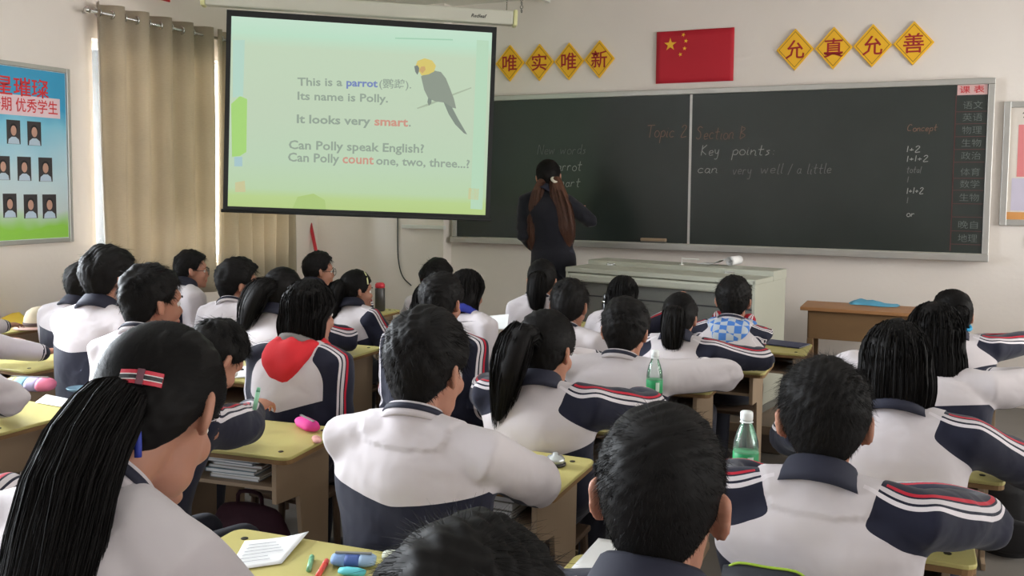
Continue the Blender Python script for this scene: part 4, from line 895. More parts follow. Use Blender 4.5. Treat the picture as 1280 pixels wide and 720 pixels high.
    for s in (-1, 1):
        e_ = add_shared('eye', 'eye', eye_mesh, t, HM@Matrix.Translation((s*.031, .0715, .002))); add_shared('iris', 'iris', iris_mesh, e_); add_shared('eyebrow', 'brow', brow_mesh, t, HM@Matrix.Translation((s*.033, .0865, .026))@Matrix.Rotation(-s*.25, 4, 'Z'))
    add_shared('lips', 'lips', lips_mesh, t, HM@Matrix.Translation((0, .0935, -.063)))
    if glasses:
        gf = MB()
        for s in (-1, 1): V, Fc = ring(.024, .0017, 20, 6); gf.add([(s*.031+x, .101, y+.0) for x, y, z in V] if False else [(s*.031+x*1.1, .101+z, y) for x, y, z in V], Fc); gf.tube([(s*.056, .10, .006), (s*.079, .06, .008), (s*.083, -.01, .008)], .0016, 6)
        gf.tube([(-.007, .101, .004), (.007, .101, .004)], .0016, 6); go = gf.build('glasses', dark_m, t, True); go.matrix_local = HM
    if tie is not None: tdir = Rh@np.array([0, -1, .1]); band('hair_tie', rgb('hair_tie_dark', 40, 34, 60, rough=.6), t, tie, tdir, tail_r*.62, tail_r*.5, [(.006, -.006), (.008, 0), (.006, .006), (-.004, .006), (-.004, -.006)])
    # --- trousers and shoes
    if stand:
        g = NB()
        for s in (-1, 1): h_ = hip+lat*s*.09; g.tube([h_, h_+np.array([0, .01, -.42]), h_+np.array([0, -.01, -.80])], [.095, .075, .07], n=14)
        fuse(g, 'trousers', trou_m, t, .014, 3)
        for s in (-1, 1): add_shared('shoe', 'shoe', shoe_mesh, t, Matrix.Translation((s*.09, 0, .012))); add_shared('sole', 'sole', sole_mesh, t, Matrix.Translation((s*.09, 0, 0)))
    else:
        add_shared('trousers', 'trousers', seat_trousers, t)
        for s in (-1, 1): so_ = add_shared('shoe', 'shoe', shoe_mesh, t, Matrix.Translation((s*.088, .285, .012))); add_shared('sole', 'sole', sole_mesh, so_, Matrix.Translation((0, 0, -.012)))
        if seat: stool(O[0], O[1], rz, 'plain wooden stool under the '+short)
    PEOPLE.append((short, O, Hp, rz)); t['_w'] = 0; del t['_w']
    return dict(t=t, HM=HM, hc=hc, Rh=Rh, hs=hs, O=O, rz=rz, Wr=Wr, nb=nb_, tie=tie, hd=hd)
def world_pt(P, q): c, s = math.cos(P['rz']), math.sin(P['rz']); return np.array([P['O'][0]+c*q[0]-s*q[1], P['O'][1]+s*q[0]+c*q[1], q[2]])
#PEOPLE_LIST
def hand_at(x, y, z, O_yaw=None): return ('w', x, y, z)
R_ = {}
def P(key, label, short, *a, **k): R_[key] = person(label, *a, short=short, **k); return R_[key]
RED_H = rgb('hood_red', 206, 34, 44, rough=.85, var=.08, nscale=14, bump=.1)
CHK = bpy.data.materials.new('hood_check'); CHK.use_nodes = True
_n = CHK.node_tree.nodes; _c = _n.new('ShaderNodeTexChecker'); _c.inputs['Scale'].default_value = 26; _c.inputs[1].default_value = (*s2l(66, 116, 190), 1); _c.inputs[2].default_value = (*s2l(172, 180, 190), 1)
_t = _n.new('ShaderNodeTexCoord'); CHK.node_tree.links.new(_t.outputs['Object'], _c.inputs[0]); CHK.node_tree.links.new(_c.outputs[0], _n['Principled BSDF'].inputs['Base Color']); _n['Principled BSDF'].inputs['Roughness'].default_value = .9
# --- nearest rows
P('near_girl', 'pupil with long black ponytail and red striped hair clip writing in the left foreground', 'ponytailed pupil in the left foreground', 200, 510, 1.5, 150, top=420, yaw=4, lean=.30, head=(10, 34, -4), hair='pony', tail=[(.004, -.035, -.02), (.012, -.10, -.08), (.03, -.155, -.17), (.05, -.215, -.28), (.065, -.275, -.38), (.075, -.32, -.47)], tail_r=.045, tie_at=(-.008, -.1, -.008), style='A', hR=(.16, .50, .80), hL=(-.2, .42, .80), bulge=.05, sw=1.05, nbo=(0, -.13, -.085))
P('near_boy', 'pupil with cropped black hair and protruding ears at the bottom centre', 'crop-haired pupil at the bottom centre', 828, 606, 1.27, 168, top=507, yaw=0, lean=0.02, head=(0, 6, 0), style='N', T=(.0015, .014), collar='fold', sl=.6, hs=1.08, dh=0.78)
P('low_head', 'pupil seen only as a crown of dark hair at the bottom edge', 'pupil at the bottom edge', 584, 762, .93, 150, top=655, yaw=0, lean=0.32, head=(0, 18, 0), T=(.010, .026), hs=1.1, style='A', seat=True, lap=True)
P('boy_mid', 'broad pupil in white and navy jacket, elbow on the desk with the silvery case', 'broad pupil at the cup desk', 535, 440, 2.3, 101, top=388, yaw=0, lean=0.04, head=(-6, 8, 0), style='A', sw=1.2, hR=(.10, .40, .80), hL=(-.12, .40, .80), T=(.008, .024), pole={1: (1, .1, -.5), -1: (-1, -.2, -.6)})
P('boy_right', 'pupil in striped navy sleeves at the right foreground beside a water bottle', 'pupil beside the nearer water bottle', 1030, 505, 2.05, 117, top=448, yaw=0, lean=0.03, head=(4, 12, 0), style='B', sw=1.22, hR=(.15, .33, .82), hL=(-.02, .32, .82), T=(.007, .02), pole={1: (1, -.1, -.3), -1: (-1, -.2, -.5)}, dh=0.78)
P('bob_right', 'pupil with dark bobbed hair over a wide navy collar on the right', 'bob-haired pupil on the right', 1120, 440, 2.62, 97, top=402, yaw=0, lean=.11, head=(2, 8, 0), hair='bob', style='B', sw=1.08, hR=(.24, .40, .80), hs=1.08, pole={1: (1, -.1, -.3)})
P('long_right', 'pupil with long loose hair and a red ear, second from the front on the right', 'long-haired pupil on the right', 1168, 414, 3.55, 70, top=379, yaw=0, lean=.16, head=(6, 10, 0), hair='long', style='A', hR=(.22, .42, .84), pole={1: (1, -.1, -.3)}, dh=0.79)
P('round_right', 'pupil with tied round black hair and a blue hair tie, farthest right', 'farthest pupil on the right', 1190, 388, 4.75, 46, top=363, yaw=4, lean=.16, head=(10, 12, 0), hair='pony', tail=[(.01, -.03, -.01), (.02, -.045, -.04), (.02, -.04, -.08)], tail_r=.02, style='B', hR=(.14, .33, .785), pole={1: (1, -.15, -.9)}, dh=0.74)
# --- middle column, from near to far
P('pony_mid', 'pupil with long straight ponytail and navy striped sleeves in front of the cup desk', 'ponytailed pupil in front of the cup desk', 684, 430, 3.12, 70, top=389, yaw=0, lean=0.05, head=(-10, 10, 0), hair='pony', tail=[(-.02, -.045, .02), (-.045, -.075, -.06), (-.075, -.06, -.18), (-.10, -.04, -.31)], tail_r=.04, style='B', sw=1.12, hR=(.2, .38, .81), pole={1: (1, -.1, -.3)}, dh=0.77)
P('crop_mid', 'pupil with black hair and thin striped collar spreading white sleeves behind the farther water bottle', 'pupil behind the farther water bottle', 782, 405, 3.69, 58, top=373, yaw=0, lean=0.08, head=(0, 10, 0), style='A', sw=1.12, hR=(.26, .36, .83), hL=(-.2, .36, .83), pole={1: (1, -.1, -.25), -1: (-1, -.1, -.25)}, dh=0.79)
P('pony_front', 'pupil with dark red-brown ponytail hanging straight, second desk from the console', 'ponytailed pupil at the second desk from the console', 850, 397, 4.32, 43, top=367, yaw=0, lean=0.1, head=(0, 6, 0), hair='pony', tail=[(0, -.03, .0), (0, -.05, -.07), (0, -.045, -.16), (0, -.03, -.24)], tail_r=.036, style='B', hL=(-.07, .26, .98, .02, .1, .9), hR=(.24, .36, .80), hs=.95, pole={1: (1, -.1, -.25)}, grip={-1: (1, .2, 0)}, dh=0.73, sw=0.98)
P('hood_boy', 'pupil with blue checked hood and red sleeves holding his cheeks at the front desk', 'pupil with the blue checked hood', 917, 371, 4.95, 43, top=345, yaw=0, lean=.12, head=(0, 2, 0), style='C', hood=CHK, collar='line', hL=(-.085, .16, .90, .1, -.02, .9), hR=(.085, .16, .90, -.1, -.02, .9), grip={-1: (1, 0, 0), 1: (-1, 0, 0)}, pole={1: (.4, -.9, -.8), -1: (-.4, -.9, -.8)}, dh=0.7, sw=1.0)
# --- column left of the middle
P('ear_boy', 'pupil with short hair and both ears showing, navy striped sleeve, left of the ponytailed girl', 'pupil with both ears showing', 553, 370, 3.75, 52, top=341, yaw=0, lean=.12, head=(0, 6, 0), style='B', sw=1.1, hR=(.22, .36, .81), pole={1: (1, -.1, -.25)}, lap=True)
P('long_blue', 'pupil with long straight hair and bright blue collar below the blackboard end', 'long-haired pupil with a blue collar', 584, 362, 4.6, 42, top=337, yaw=-4, lean=.14, head=(-6, 6, 0), hair='long', style='A', collar='blue', hR=(.22, .34, .82), pole={1: (1, -.1, -.3)}, hs=.95, lap=True, sw=0.95)
P('pony_wall', 'pupil in bright white jacket with fluffy ponytail left of the console', 'fluffy-ponytailed pupil left of the console', 678, 350, 5.2, 37, top=325, yaw=-3, lean=.1, head=(12, 4, 0), hair='pony', tail=[(.005, -.03, -.02), (.01, -.045, -.09), (.01, -.04, -.17), (0, -.03, -.22)], tail_r=.036, style='A', dh=0.74, sw=0.72, lap=True)
P('boy_712', 'pupil with round black haircut just left of the console speaker', 'round-haired pupil left of the console', 712, 375, 4.55, 48, top=349, yaw=0, lean=.14, head=(0, 12, 0), style='A', T=(.009, .02), hR=(.2, .32, .82), lap=True, sw=0.95)
P('bob_787', 'pupil with smooth dark bobbed hair in front of the console', 'bob-haired pupil in front of the console', 779, 369, 5.05, 46, top=345, yaw=0, lean=0.1, head=(0, 6, 0), hair='bob', style='A', hs=.92, lap=True, sw=0.76)
P('back_543', 'pupil with tousled black hair against the white wall under the cable', 'pupil under the hanging cable', 547, 346, 6.15, 40, top=324, yaw=0, lean=.1, head=(-10, 4, 0), style='A', T=(.010, .026), lap=True, sw=0.85)
P('bob_535', 'pupil with dark bobbed hair mostly hidden behind the both-eared pupil', 'half-hidden bob-haired pupil', 537, 376, 5.0, 40, top=353, yaw=0, lean=.12, head=(0, 8, 0), hair='bob', style='A', hs=.95, lap=True, sw=0.72)
# --- left columns
P('red_hood', 'pupil with bobbed hair, grey hoodie neck and red hood over a white jacket', 'red-hooded pupil', 388, 386, 3.55, 72, top=350, yaw=0, lean=.11, head=(-8, 4, 0), hair='bob', style='B', collar='hoodie', hood=RED_H, sw=1.08, hs=1.06, hR=(.24, .36, .80), pole={1: (1, -.1, -.3)}, lap=True)
P('bent_boy', 'pupil bent over the desk in a navy sleeve, writing with a mint green pen', 'bent pupil with the mint pen', 268, 442, 2.8, 68, top=404, yaw=-6, lean=.30, head=(-4, 42, 0), style='N', bulge=.07, hR=('px', 340, 506, .80, -.1, .3, .05), hL=(-.2, .4, .8), pole={1: (1, -.05, -.2)}, nbo=(0, -.14, -.09), T=(.009, .024), grip={1: (-.3, .3, -1)})
P('boy_188', 'pupil with short hair and white jacket seen in three-quarter profile, left of the bent writer', 'three-quarter profile pupil on the left', 191, 369, 3.5, 66, top=331, yaw=0, lean=.10, head=(-16, 4, 0), style='A', sw=1.0, hR=(.2, .40, .81), lap=True)
P('boy_137', 'pupil with glossy black hair and broad bright white back near the left curtain', 'bright-backed pupil near the curtain', 138, 337, 4.0, 61, top=307, yaw=0, lean=.10, head=(-10, 4, 0), style='A', collar='fold', sw=1.1, T=(.010, .024))
P('p105', 'pupil almost hidden behind the bright-backed one at the left wall', 'almost hidden pupil at the left wall', 106, 346, 5.0, 40, top=328, yaw=0, lean=.1, head=(0, 4, 0), style='A', collar='fold', lap=True)
P('boy_241', 'pupil with glasses in profile in front of the wide curtain', 'pupil with glasses by the wide curtain', 240, 336, 5.6, 40, top=313, yaw=-18, lean=.1, head=(-22, 2, 0), style='A', collar='fold', glasses=True, hs=.95, lap=True, sw=0.95)
P('boy_300', 'pupil with fringe and thin striped collar beside the bespectacled one by the curtain', 'pupil with a thin striped collar by the curtain', 298, 345, 5.25, 44, top=323, yaw=0, lean=.12, head=(-30, 6, 0), style='A', T=(.010, .026), lap=True, sw=0.88)
P('pony_352', 'pupil with bushy low ponytail falling to the left, behind the red hood', 'bushy-ponytailed pupil', 354, 360, 4.62, 44, top=335, yaw=0, lean=0.1, head=(-4, 8, 0), hair='pony', tail=[(-.02, -.045, -.01), (-.05, -.07, -.07), (-.09, -.07, -.16), (-.12, -.06, -.25)], tail_r=.046, style='B', hL=(-.05, .34, .8), hR=(.08, .34, .8), dh=0.74, sw=1.0)
P('boy_399', 'pupil with glasses and hand at chin below the screen corner', 'pupil with glasses below the screen', 399, 334, 5.8, 38, top=315, yaw=-14, lean=.12, head=(-22, 2, 0), style='B', glasses=True, hR=(.09, .15, .90, -.2, .0, .8), grip={1: (-1, 0, .2)}, pole={1: (1, -.5, -.4)}, hs=.94, dh=0.78, sw=0.95)
P('girl_447', 'pupil with ponytail and pale hairband beside the dark flask', 'hairbanded pupil beside the flask', 446, 361, 5.3, 40, top=338, yaw=0, lean=0.06, head=(-32, 4, 0), hair='pony', tail=[(-.01, -.03, -.01), (-.025, -.05, -.08), (-.03, -.045, -.17), (-.03, -.03, -.23)], tail_r=.036, style='B', hs=.95, lap=True, sw=0.8)
P('sleeve_30', 'pupil at the left edge whose grey-white sleeve rests beside the colourful pencil case', 'pupil beside the colourful pencil case', -150, 400, 2.8, 66, world=(-3.09, 1.98, 1.2), lean=.1, style='A', hR=(.08, .30, .81), hL=(-.2, .38, .8), pole={1: (1, .4, -.5)}, sw=1.1)
P('sleeve_29', 'pupil at the left edge reaching both hands over the desk with the green pen', 'pupil reaching over the green pen desk', -190, 345, 3.9, 50, world=(-4.12, 2.62, 1.2), lean=.12, style='A', hR=(.36, .46, .80), hL=(.18, .52, .80), vox=.007)
P('sleeve_31', 'pupil at the left edge with navy and red striped sleeve raising a hand', 'pupil with raised hand at the left edge', -400, 495, 1.75, 90, world=(-2.18, 1.10, 1.2), lean=.12, style='N', hR=(.28, .42, .90, .25, .3, .05), grip={1: (-.2, .3, -1)}, pole={1: (.8, -.2, -.8)}, hs=1.05)
P('sleeve_32', 'pupil at the left edge in a white sleeve beside the beige cap', 'pupil beside the beige cap', -120, 320, 4.8, 50, world=(-4.98, 3.2, 1.2), lean=.12, style='A', hR=(.34, .34, .83), sw=.95)
TE = P('teacher', 'standing teacher in a dark navy coat with long auburn hair writing on the blackboard', 'teacher', 686, 223, 7.25, 34, yaw=0, lean=.10, side=-.06, head=(14, 14, -6), hair='pony', style='T', collar='fold', stand=True, hL=(-.17, .16, .95, -.1, .1, -.6), hR=(.10, .40, 1.24, -.1, .5, .5), pole={1: (1, -.3, -.6), -1: (-.1, -1, 0)}, hs=1.12, sw=1.02, hips=(.03, 0, .92), arml=(.29, .26))
def extra_tail(P_, start, offs, r, m, name='hair'):
    g = NB(); s0 = P_['hc']+P_['Rh']@np.array(start)*P_['hs']; path = smooth_path([s0]+[s0+np.array(o) for o in offs], 18); tt = np.linspace(0, 1, 18); rad = r*(.55+.75*np.sin(np.clip(tt*1.2+.1, 0, 1)*math.pi*.6))*np.where(tt > .75, 1-.6*((tt-.75)/.25)**1.5, 1)
    g.tube(path, np.stack([rad, rad*.7], 1), n=16, side=(1, 0, 0)); rs = np.random.default_rng(5); k = 400; a = rs.uniform(0, 6.28, k)
    Q = path[None]+(np.cos(a)[:, None, None]*rad[None, :, None]*np.array([1.06, 0, 0])+np.sin(a)[:, None, None]*rad[None, :, None]*np.array([0, .76, 0])); Q[:, :, 2] -= rs.uniform(-.02, .04, k)[:, None]*tt[None]**2
    ribbons(g, Q[:, ::2], .0022, rs); return g.build(name, m, P_['t'])
extra_tail(TE, (-.045, -.085, -.04), [(-.015, -.04, -.1), (-.03, -.05, -.25), (-.04, -.05, -.42), (-.05, -.04, -.54)], .048, hairb_m)
extra_tail(TE, (.06, -.085, -.04), [(.03, -.04, -.09), (.075, -.055, -.22), (.11, -.06, -.38), (.12, -.05, -.52)], .062, hairb_m)
sc_ = TE['hc']+TE['Rh']@np.array([.06, -.10, -.045])*TE['hs']
MB().add(*ring(.034, .011, 16, 8)).build('hair_band', rgb('scrunchie', 214, 206, 190, rough=.8), TE['t'], True, loc=tuple(sc_), rot=(.3, .5, 0))
def head_point(P_, x, y, infl=1.16):
    V, _ = ico(5); q = SKC+V*SK*infl; wq = np.array([(P_['t'].matrix_basis@P_['HM'])@Vector(a) for a in q]); dl = wq-CP; dp = dl@FW; sx = 640+F*(dl@RT)/dp; sy = CY-F*(dl@UP)/dp
    n = V@np.array(P_['Rh']).T; rz = P_['rz']; ok = dp < np.median(dp); e = (sx-x)**2+(sy-y)**2+np.where(ok, 0, 1e6); i = int(np.argmin(e)); return P_['HM']@Vector(q[i]), Matrix(np.array(P_['Rh']).tolist())@Vector(V[i])
def clip_bar(P_, x0, y0, x1, y1, parts, name, wd=.011, n=9, infl=1.2):
    A, nA = head_point(P_, x0, y0, infl); B, nB = head_point(P_, x1, y1, infl); nm = (nA+nB).normalized(); u = (B-A); L = u.length; u.normalize(); v = nm.cross(u)
    root = None
    for nme, (a, b, lo, hi, th), m in parts:
        V = []; 
        for i in range(n):
            q = a+(b-a)*i/(n-1); bow = .012*math.sin(math.pi*q)
            for s_ in (lo, hi):
                for t_ in (0, th): V.append(A+u*(L*q)+v*(wd*s_)+nm*(bow+t_))
        Fc = []
        for i in range(n-1): k = i*4; Fc += [(k+1, k+5, k+7, k+3), (k, k+2, k+6, k+4), (k, k+4, k+5, k+1), (k+2, k+3, k+7, k+6)]
        Fc += [(0, 1, 3, 2), ((n-1)*4, (n-1)*4+2, (n-1)*4+3, (n-1)*4+1)]
        o = link(nme, V, Fc, m, root or P_['t'], False); root = root or o
    return root
GN = R_['near_girl']; rd_ = rgb('clip_red', 186, 28, 52, rough=.4); bk_ = rgb('clip_black', 22, 20, 24, rough=.4); wt_ = rgb('clip_white', 220, 216, 214, rough=.4)
clip_bar(GN, 152, 470, 204, 478, [('hair_clip', (0, 1, -1, 1, .004), rd_), ('clip_stripe', (0, 1, -.28, .28, .0052), bk_), ('clip_stripe', (0, 1, .3, .42, .0052), wt_), ('clip_stripe', (0, 1, -.42, -.3, .0052), wt_), ('clip_knot', (.44, .6, -1.1, 1.1, .008), rgb('clip_knot', 96, 54, 66, rough=.5))], 'hair_clip')
if GN['tie'] is not None:
    gold = rgb('hair_tie_gold', 170, 140, 84, rough=.35, metal=.5); blu = rgb('hair_tie_blue', 36, 52, 150, rough=.6)
    tdir = GN['Rh']@np.array([0, -1, .1])
    band('hair_tie', gold, GN['t'], GN['tie']-tdir*.006, tdir, .024, .020, [(.006, -.006), (.009, 0), (.006, .006), (-.004, .006), (-.004, -.006)])
    band('hair_tie', blu, GN['t'], GN['tie']+tdir*.008, tdir, .026, .022, [(.007, -.008), (.011, 0), (.007, .008), (-.004, .008), (-.004, -.008)])
    s0 = GN['tie']+tdir*.01
    MB().tube(smooth_path([s0+np.array([.03, 0, -.02]), s0+np.array([.05, -.01, -.05]), s0+np.array([.055, -.015, -.09])], 8), [.006]*8, 6).build('hair_ribbon', blu, GN['t'], True)
RR = R_['round_right']; q_, _n2 = head_point(RR, 1208, 409, 1.2)
MB().add(*ring(.02, .009, 14, 8)).build('hair_tie', rgb('tie_cyan', 40, 150, 196, rough=.6), RR['t'], True, loc=tuple(q_), rot=(.6, .3, 0))
G4 = R_['girl_447']
a_ = np.linspace(-1.25, 1.25, 21); V = [tuple(G4['HM']@Vector((math.sin(t_)*.093, .03+dy, .02+math.cos(t_)*.105))) for t_ in a_ for dy in (-.004, .004)]
o = link('hairband', V, [(2*i, 2*i+1, 2*i+3, 2*i+2) for i in range(20)], rgb('hairband_pale', 206, 204, 150, rough=.5), G4['t'], True); o.modifiers.new('s', 'SOLIDIFY').thickness = .004

# ================================================================== DESKS IN VIEW
def desk_px(x, y, h, yaw, label, dx=0, dy=0): p = onz(x, y, h); return desk(p[0]+dx, p[1]+dy, h, yaw, label)
DK = {}
DK['cup'] = desk_px(745, 574, .75, 0, 'yellow school desk with a clear cup on a dark saucer, centre')
DK['bottle'] = desk(-.80, 3.31, .77, 0, 'yellow school desk carrying the farther water bottle')
DK['d3'] = desk_px(909, 469, .79, 0, 'yellow school desk under the white sleeve behind the farther water bottle')
DK['d2'] = desk_px(969, 450, .73, 0, 'yellow school desk with small red pens, second from the console')
DK['d1'] = desk_px(1016, 430, .70, 0, 'yellow school desk with a dark magazine, nearest the console')
DK['R1'] = desk_px(1254, 474, .79, 0, 'empty yellow school desk corner farthest right, past the long-haired pupil')
DK['R0'] = desk(.44, 5.78, .74, 0, 'yellow school desk in front of the farthest right pupil')
DK['R2'] = desk_px(1244, 562, .75, 0, 'yellow school desk of the bob-haired pupil on the right')
DK['R3'] = desk(.17, 2.58, .78, 0, 'yellow school desk with the nearer water bottle')
DK['l28'] = desk_px(432, 535, .75, 6, 'yellow school desk with pink pencil case and books inside')
DK['near'] = desk(-.93, 1.79, .75, 4, 'yellow school desk in the left foreground with paper and pens')
DK['near828'] = desk(-.07, 1.90, .78, 0, 'yellow school desk of the crop-haired pupil at the bottom centre')
DK['left3'] = desk_px(110, 512, .75, 0, 'yellow school desk at the left edge with the colourful pencil case')
DK['left2'] = desk_px(120, 447, .75, 0, 'yellow school desk at the left edge with the green pen')
DK['left1'] = desk_px(77, 405, .75, 0, 'yellow school desk at the left edge with the beige cap')
DK['b188'] = desk(-2.42, 3.46, .75, 0, 'yellow school desk with white paper and teal pen box left of the red hood')
DK['pony'] = desk(-2.59, 4.13, .74, 0, 'yellow school desk of the bushy-ponytailed pupil')
DK['flask'] = desk_px(502, 387, .78, 0, 'yellow school desk with the dark red-capped flask')
DK['curt'] = desk_px(233, 391, .74, 0, 'yellow school desk in front of the wide curtain')
DK['cons'] = desk(-1.37, 5.50, .74, 0, 'yellow school desk with a black bottle in front of the console')
# ================================================================== SMALL THINGS
def lathe_thing(name, loc, parts, label, cat, group=None):
    t = empty(name, tuple(loc)); tag(t, label, cat, group)
    for nm, prof, m in parts: MB().lathe(prof, 24).build(nm, m, t, True)
    return t
pet = clear_plastic('bottle_plastic'); green = rgb('label_green', 40, 150, 92, rough=.4, var=.15, nscale=30); capw = rgb('cap_white', 228, 232, 230, rough=.4, var=0); lw = rgb('label_white', 206, 226, 212, rough=.4)
def bottle(loc, label, k=1.):
    t = lathe_thing('water_bottle', loc, [('bottle_body', [(.026*k, 0), (.031*k, .008), (.0325*k, .03), (.031*k, .05), (.0325*k, .07), (.0325*k, .135), (.031*k, .15), (.024*k, .175), (.0145*k, .198), (.0135*k, .212)], pet),
        ('label_band', [(.0330*k, .072), (.0334*k, .073), (.0334*k, .120), (.0330*k, .121)], green), ('cap', [(.0155*k, .208), (.0165*k, .211), (.0165*k, .229), (.014*k, .232)], capw), ('neck_ring', [(.0142*k, .2015), (.0175*k, .203), (.0142*k, .2065)], capw)], label, 'bottle', 'green-labelled water bottles')
    a0 = math.atan2(-loc[1], -loc[0])
    V = [(.0337*k*math.cos(a0+x), .0337*k*math.sin(a0+x), z) for x in np.linspace(.15, .62, 6) for z in (.080, .114)]; link('label_print', V, [(2*i, 2*i+2, 2*i+3, 2*i+1) for i in range(5)], lw, t)
    return t
bp = onz(820, 511, .77); bottle((bp[0], bp[1]-.03, .7702), 'clear water bottle with green label on the desk in the middle', .95)
b2 = at(931, 560, 2.46); bottle((b2[0]+.005, 2.46, .7802), 'clear water bottle with green label and white cap beside the right foreground pupil', 1.05)
fk = onz(478, 388, .78); lathe_thing('flask', (fk[0], fk[1]-.03, .7802), [('flask_body', [(.03, 0), (.034, .004), (.034, .15), (.03, .156)], rgb('flask_dark', 66, 64, 62, rough=.35)), ('cap', [(.031, .156), (.033, .158), (.033, .178), (.024, .19), (.01, .192)], rgb('cap_red', 190, 40, 54, rough=.4))], 'dark flask with a red cap on the desk below the screen', 'flask')
lathe_thing('black_bottle', (-1.66, 5.2, .7402), [('bottle_body', [(.034, 0), (.037, .004), (.037, .17), (.034, .18)], rgb('bottle_black', 22, 22, 24, rough=.25)), ('cap', [(.03, .18), (.033, .184), (.033, .225), (.026, .232)], rgb('cap_black', 30, 30, 32, rough=.3)), ('ring', [(.0345, .178), (.0375, .18), (.0375, .186), (.0345, .188)], chrome)], 'black drinking bottle in front of the console', 'bottle')
# clear cup upturned on a dark saucer
cp_ = onz(694, 582, .75)
lathe_thing('cup_on_saucer', (cp_[0], cp_[1], .7502), [('saucer', [(.028, 0), (.034, .004), (.034, .010), (.030, .012)], rgb('saucer_dark', 36, 30, 34, rough=.3)), ('cup', [(.031, .0122), (.030, .022), (.024, .03), (.010, .034), (.008, .042)], rgb('cup_silver', 196, 200, 200, rough=.15, metal=.6))], 'small silvery domed case on a dark saucer, on the centre desk', 'case')
def pen(a, b, z, col, label, r=.005, cap=None, name='pen'):
    A, B = onz(*a, z), onz(*b, z); t = empty(name, (A[0], A[1], z+r+.0005)); tag(t, label, 'pen'); dv = B-A; dv[2] = 0; c = rgb('pen_%d_%d_%d' % col, *col, rough=.35)
    MB().tube([(0, 0, 0), tuple(dv*.72)], r, 10).build('barrel', c, t, True); MB().tube([tuple(dv*.72), tuple(dv*.97)], [r*1.12, r*1.05], 10).build('cap', rgb('pen_%d_%d_%d' % cap, *cap, rough=.35) if cap else c, t, True); MB().tube([tuple(dv*.97), tuple(dv*1.03)], [r*.7, r*.4], 8).build('tip', capw, t, True); return t
def sheet(pts, z, label, cat='paper', name='paper_sheet', m=None, th=.0012, curl=.0, lines=True):
    Q = [onz(x, y, z) for x, y in pts]; c = sum(Q)/4; t = empty(name, (c[0], c[1], z+.0028+th)); tag(t, label, cat); n = 9; V = []
    for j in range(n):
        for i in range(n):
            u, v = i/(n-1), j/(n-1); p = (Q[0]*(1-u)+Q[1]*u)*(1-v)+(Q[3]*(1-u)+Q[2]*u)*v-c; V.append((p[0], p[1], curl*(u**3)*(1-v)))
    o = link('sheet', V, [(j*n+i, j*n+i+1, (j+1)*n+i+1, (j+1)*n+i) for j in range(n-1) for i in range(n-1)], m or pap, t, True); sm_ = o.modifiers.new('s', 'SOLIDIFY'); sm_.thickness = th; sm_.offset = 1
    if lines:
        g = rgb('print_grey', 150, 150, 156, rough=.8)
        for r_ in range(6):
            v0 = .18+.12*r_; u0, u1 = .1, .55+.3*((r_*37) % 7)/7; W = []
            for v in (v0, v0+.02):
                for u in (u0, u1): p = (Q[0]*(1-u)+Q[1]*u)*(1-v)+(Q[3]*(1-u)+Q[2]*u)*v-c; W.append((p[0], p[1], th+.0006+curl*(u**3)*(1-v)))
            link('text_line', W, [(0, 1, 3, 2)], g, t)
    return t
pen((674, 583), (689, 600), .75, (206, 206, 200), 'thin white pen beside the silvery case', .003)
sheet([(640, 569), (672, 571), (662, 585), (630, 582)], .75, 'small white paper half under the broad pupil\'s arm', lines=False)
sheet([(306, 678), (386, 672), (352, 706), (285, 716)], .75, 'white printed worksheet in the left foreground', curl=.012)
pen((386, 716), (390, 699), .75, (120, 180, 140), 'short mint green pen on the left foreground desk', .006)
pen((397, 724), (409, 704), .75, (232, 84, 70), 'orange-red pen on the left foreground desk', .006)
def softcase(loc, sx, sy, sz, rz, cols, label, name='pencil_case', cat='pencil case', zip_=True):
    t = empty(name, tuple(loc), rz); tag(t, label, cat); n = len(cols)
    for i, c in enumerate(cols):
        a, b = -sx/2+sx*i/n, -sx/2+sx*(i+1)/n; P_ = np.linspace(a, b, 5); k = 1-np.abs(P_/(sx/2))**6*.35
        V, Q, C = tube([(x, 0, sz/2) for x in P_], np.stack([k*sy/2, k*sz/2], 1), 18, side=(0, 1, 0)); o = link('case_panel' if n > 1 else 'case_body', V, [tuple(q) for q in Q]+[tuple(c_) for c_ in C], rgb('case_%d_%d_%d' % c, *c, rough=.7), t, True)
    if zip_: MB().box((-sx*.42, -.004, sz*.985), (sx*.42, .004, sz+.003)).build('zip', rgb('zip_grey', 150, 150, 150, rough=.4, metal=.5), t)
    return t
q = onz(442, 707, .75); softcase((q[0], q[1], .7505), .10, .05, .028, .35, [(120, 150, 196), (70, 96, 160), (150, 176, 206)], 'blue glossy pencil case on the left foreground desk')
q = onz(440, 719, .75); softcase((q[0], q[1], .7505), .06, .03, .016, .2, [(90, 190, 200)], 'small teal eraser case in front of the blue pencil case', 'eraser_case', 'eraser', False)
q = onz(492, 704, .75); softcase((q[0], q[1], .7505), .05, .035, .03, .2, [(186, 188, 170)], 'pale tape dispenser at the edge of the left foreground desk', 'tape_dispenser', 'dispenser', False)
q = onz(384, 537, .75); softcase((q[0], q[1], .7505), .13, .06, .04, -.5, [(226, 60, 150)], 'bright pink pencil case beside the bent writer')
q = onz(396, 552, .75); softcase((q[0], q[1], .7505), .07, .03, .015, -.8, [(240, 176, 170)], 'pale pink eraser below the pink pencil case', 'eraser', 'eraser', False)
BB = R_['bent_boy']; wq = world_pt(BB, BB['Wr'][1]); hd_ = BB['hd'][1]/np.linalg.norm(BB['hd'][1])
tp = at(323, 487, 2.66); bt = at(318, 512, 2.66)
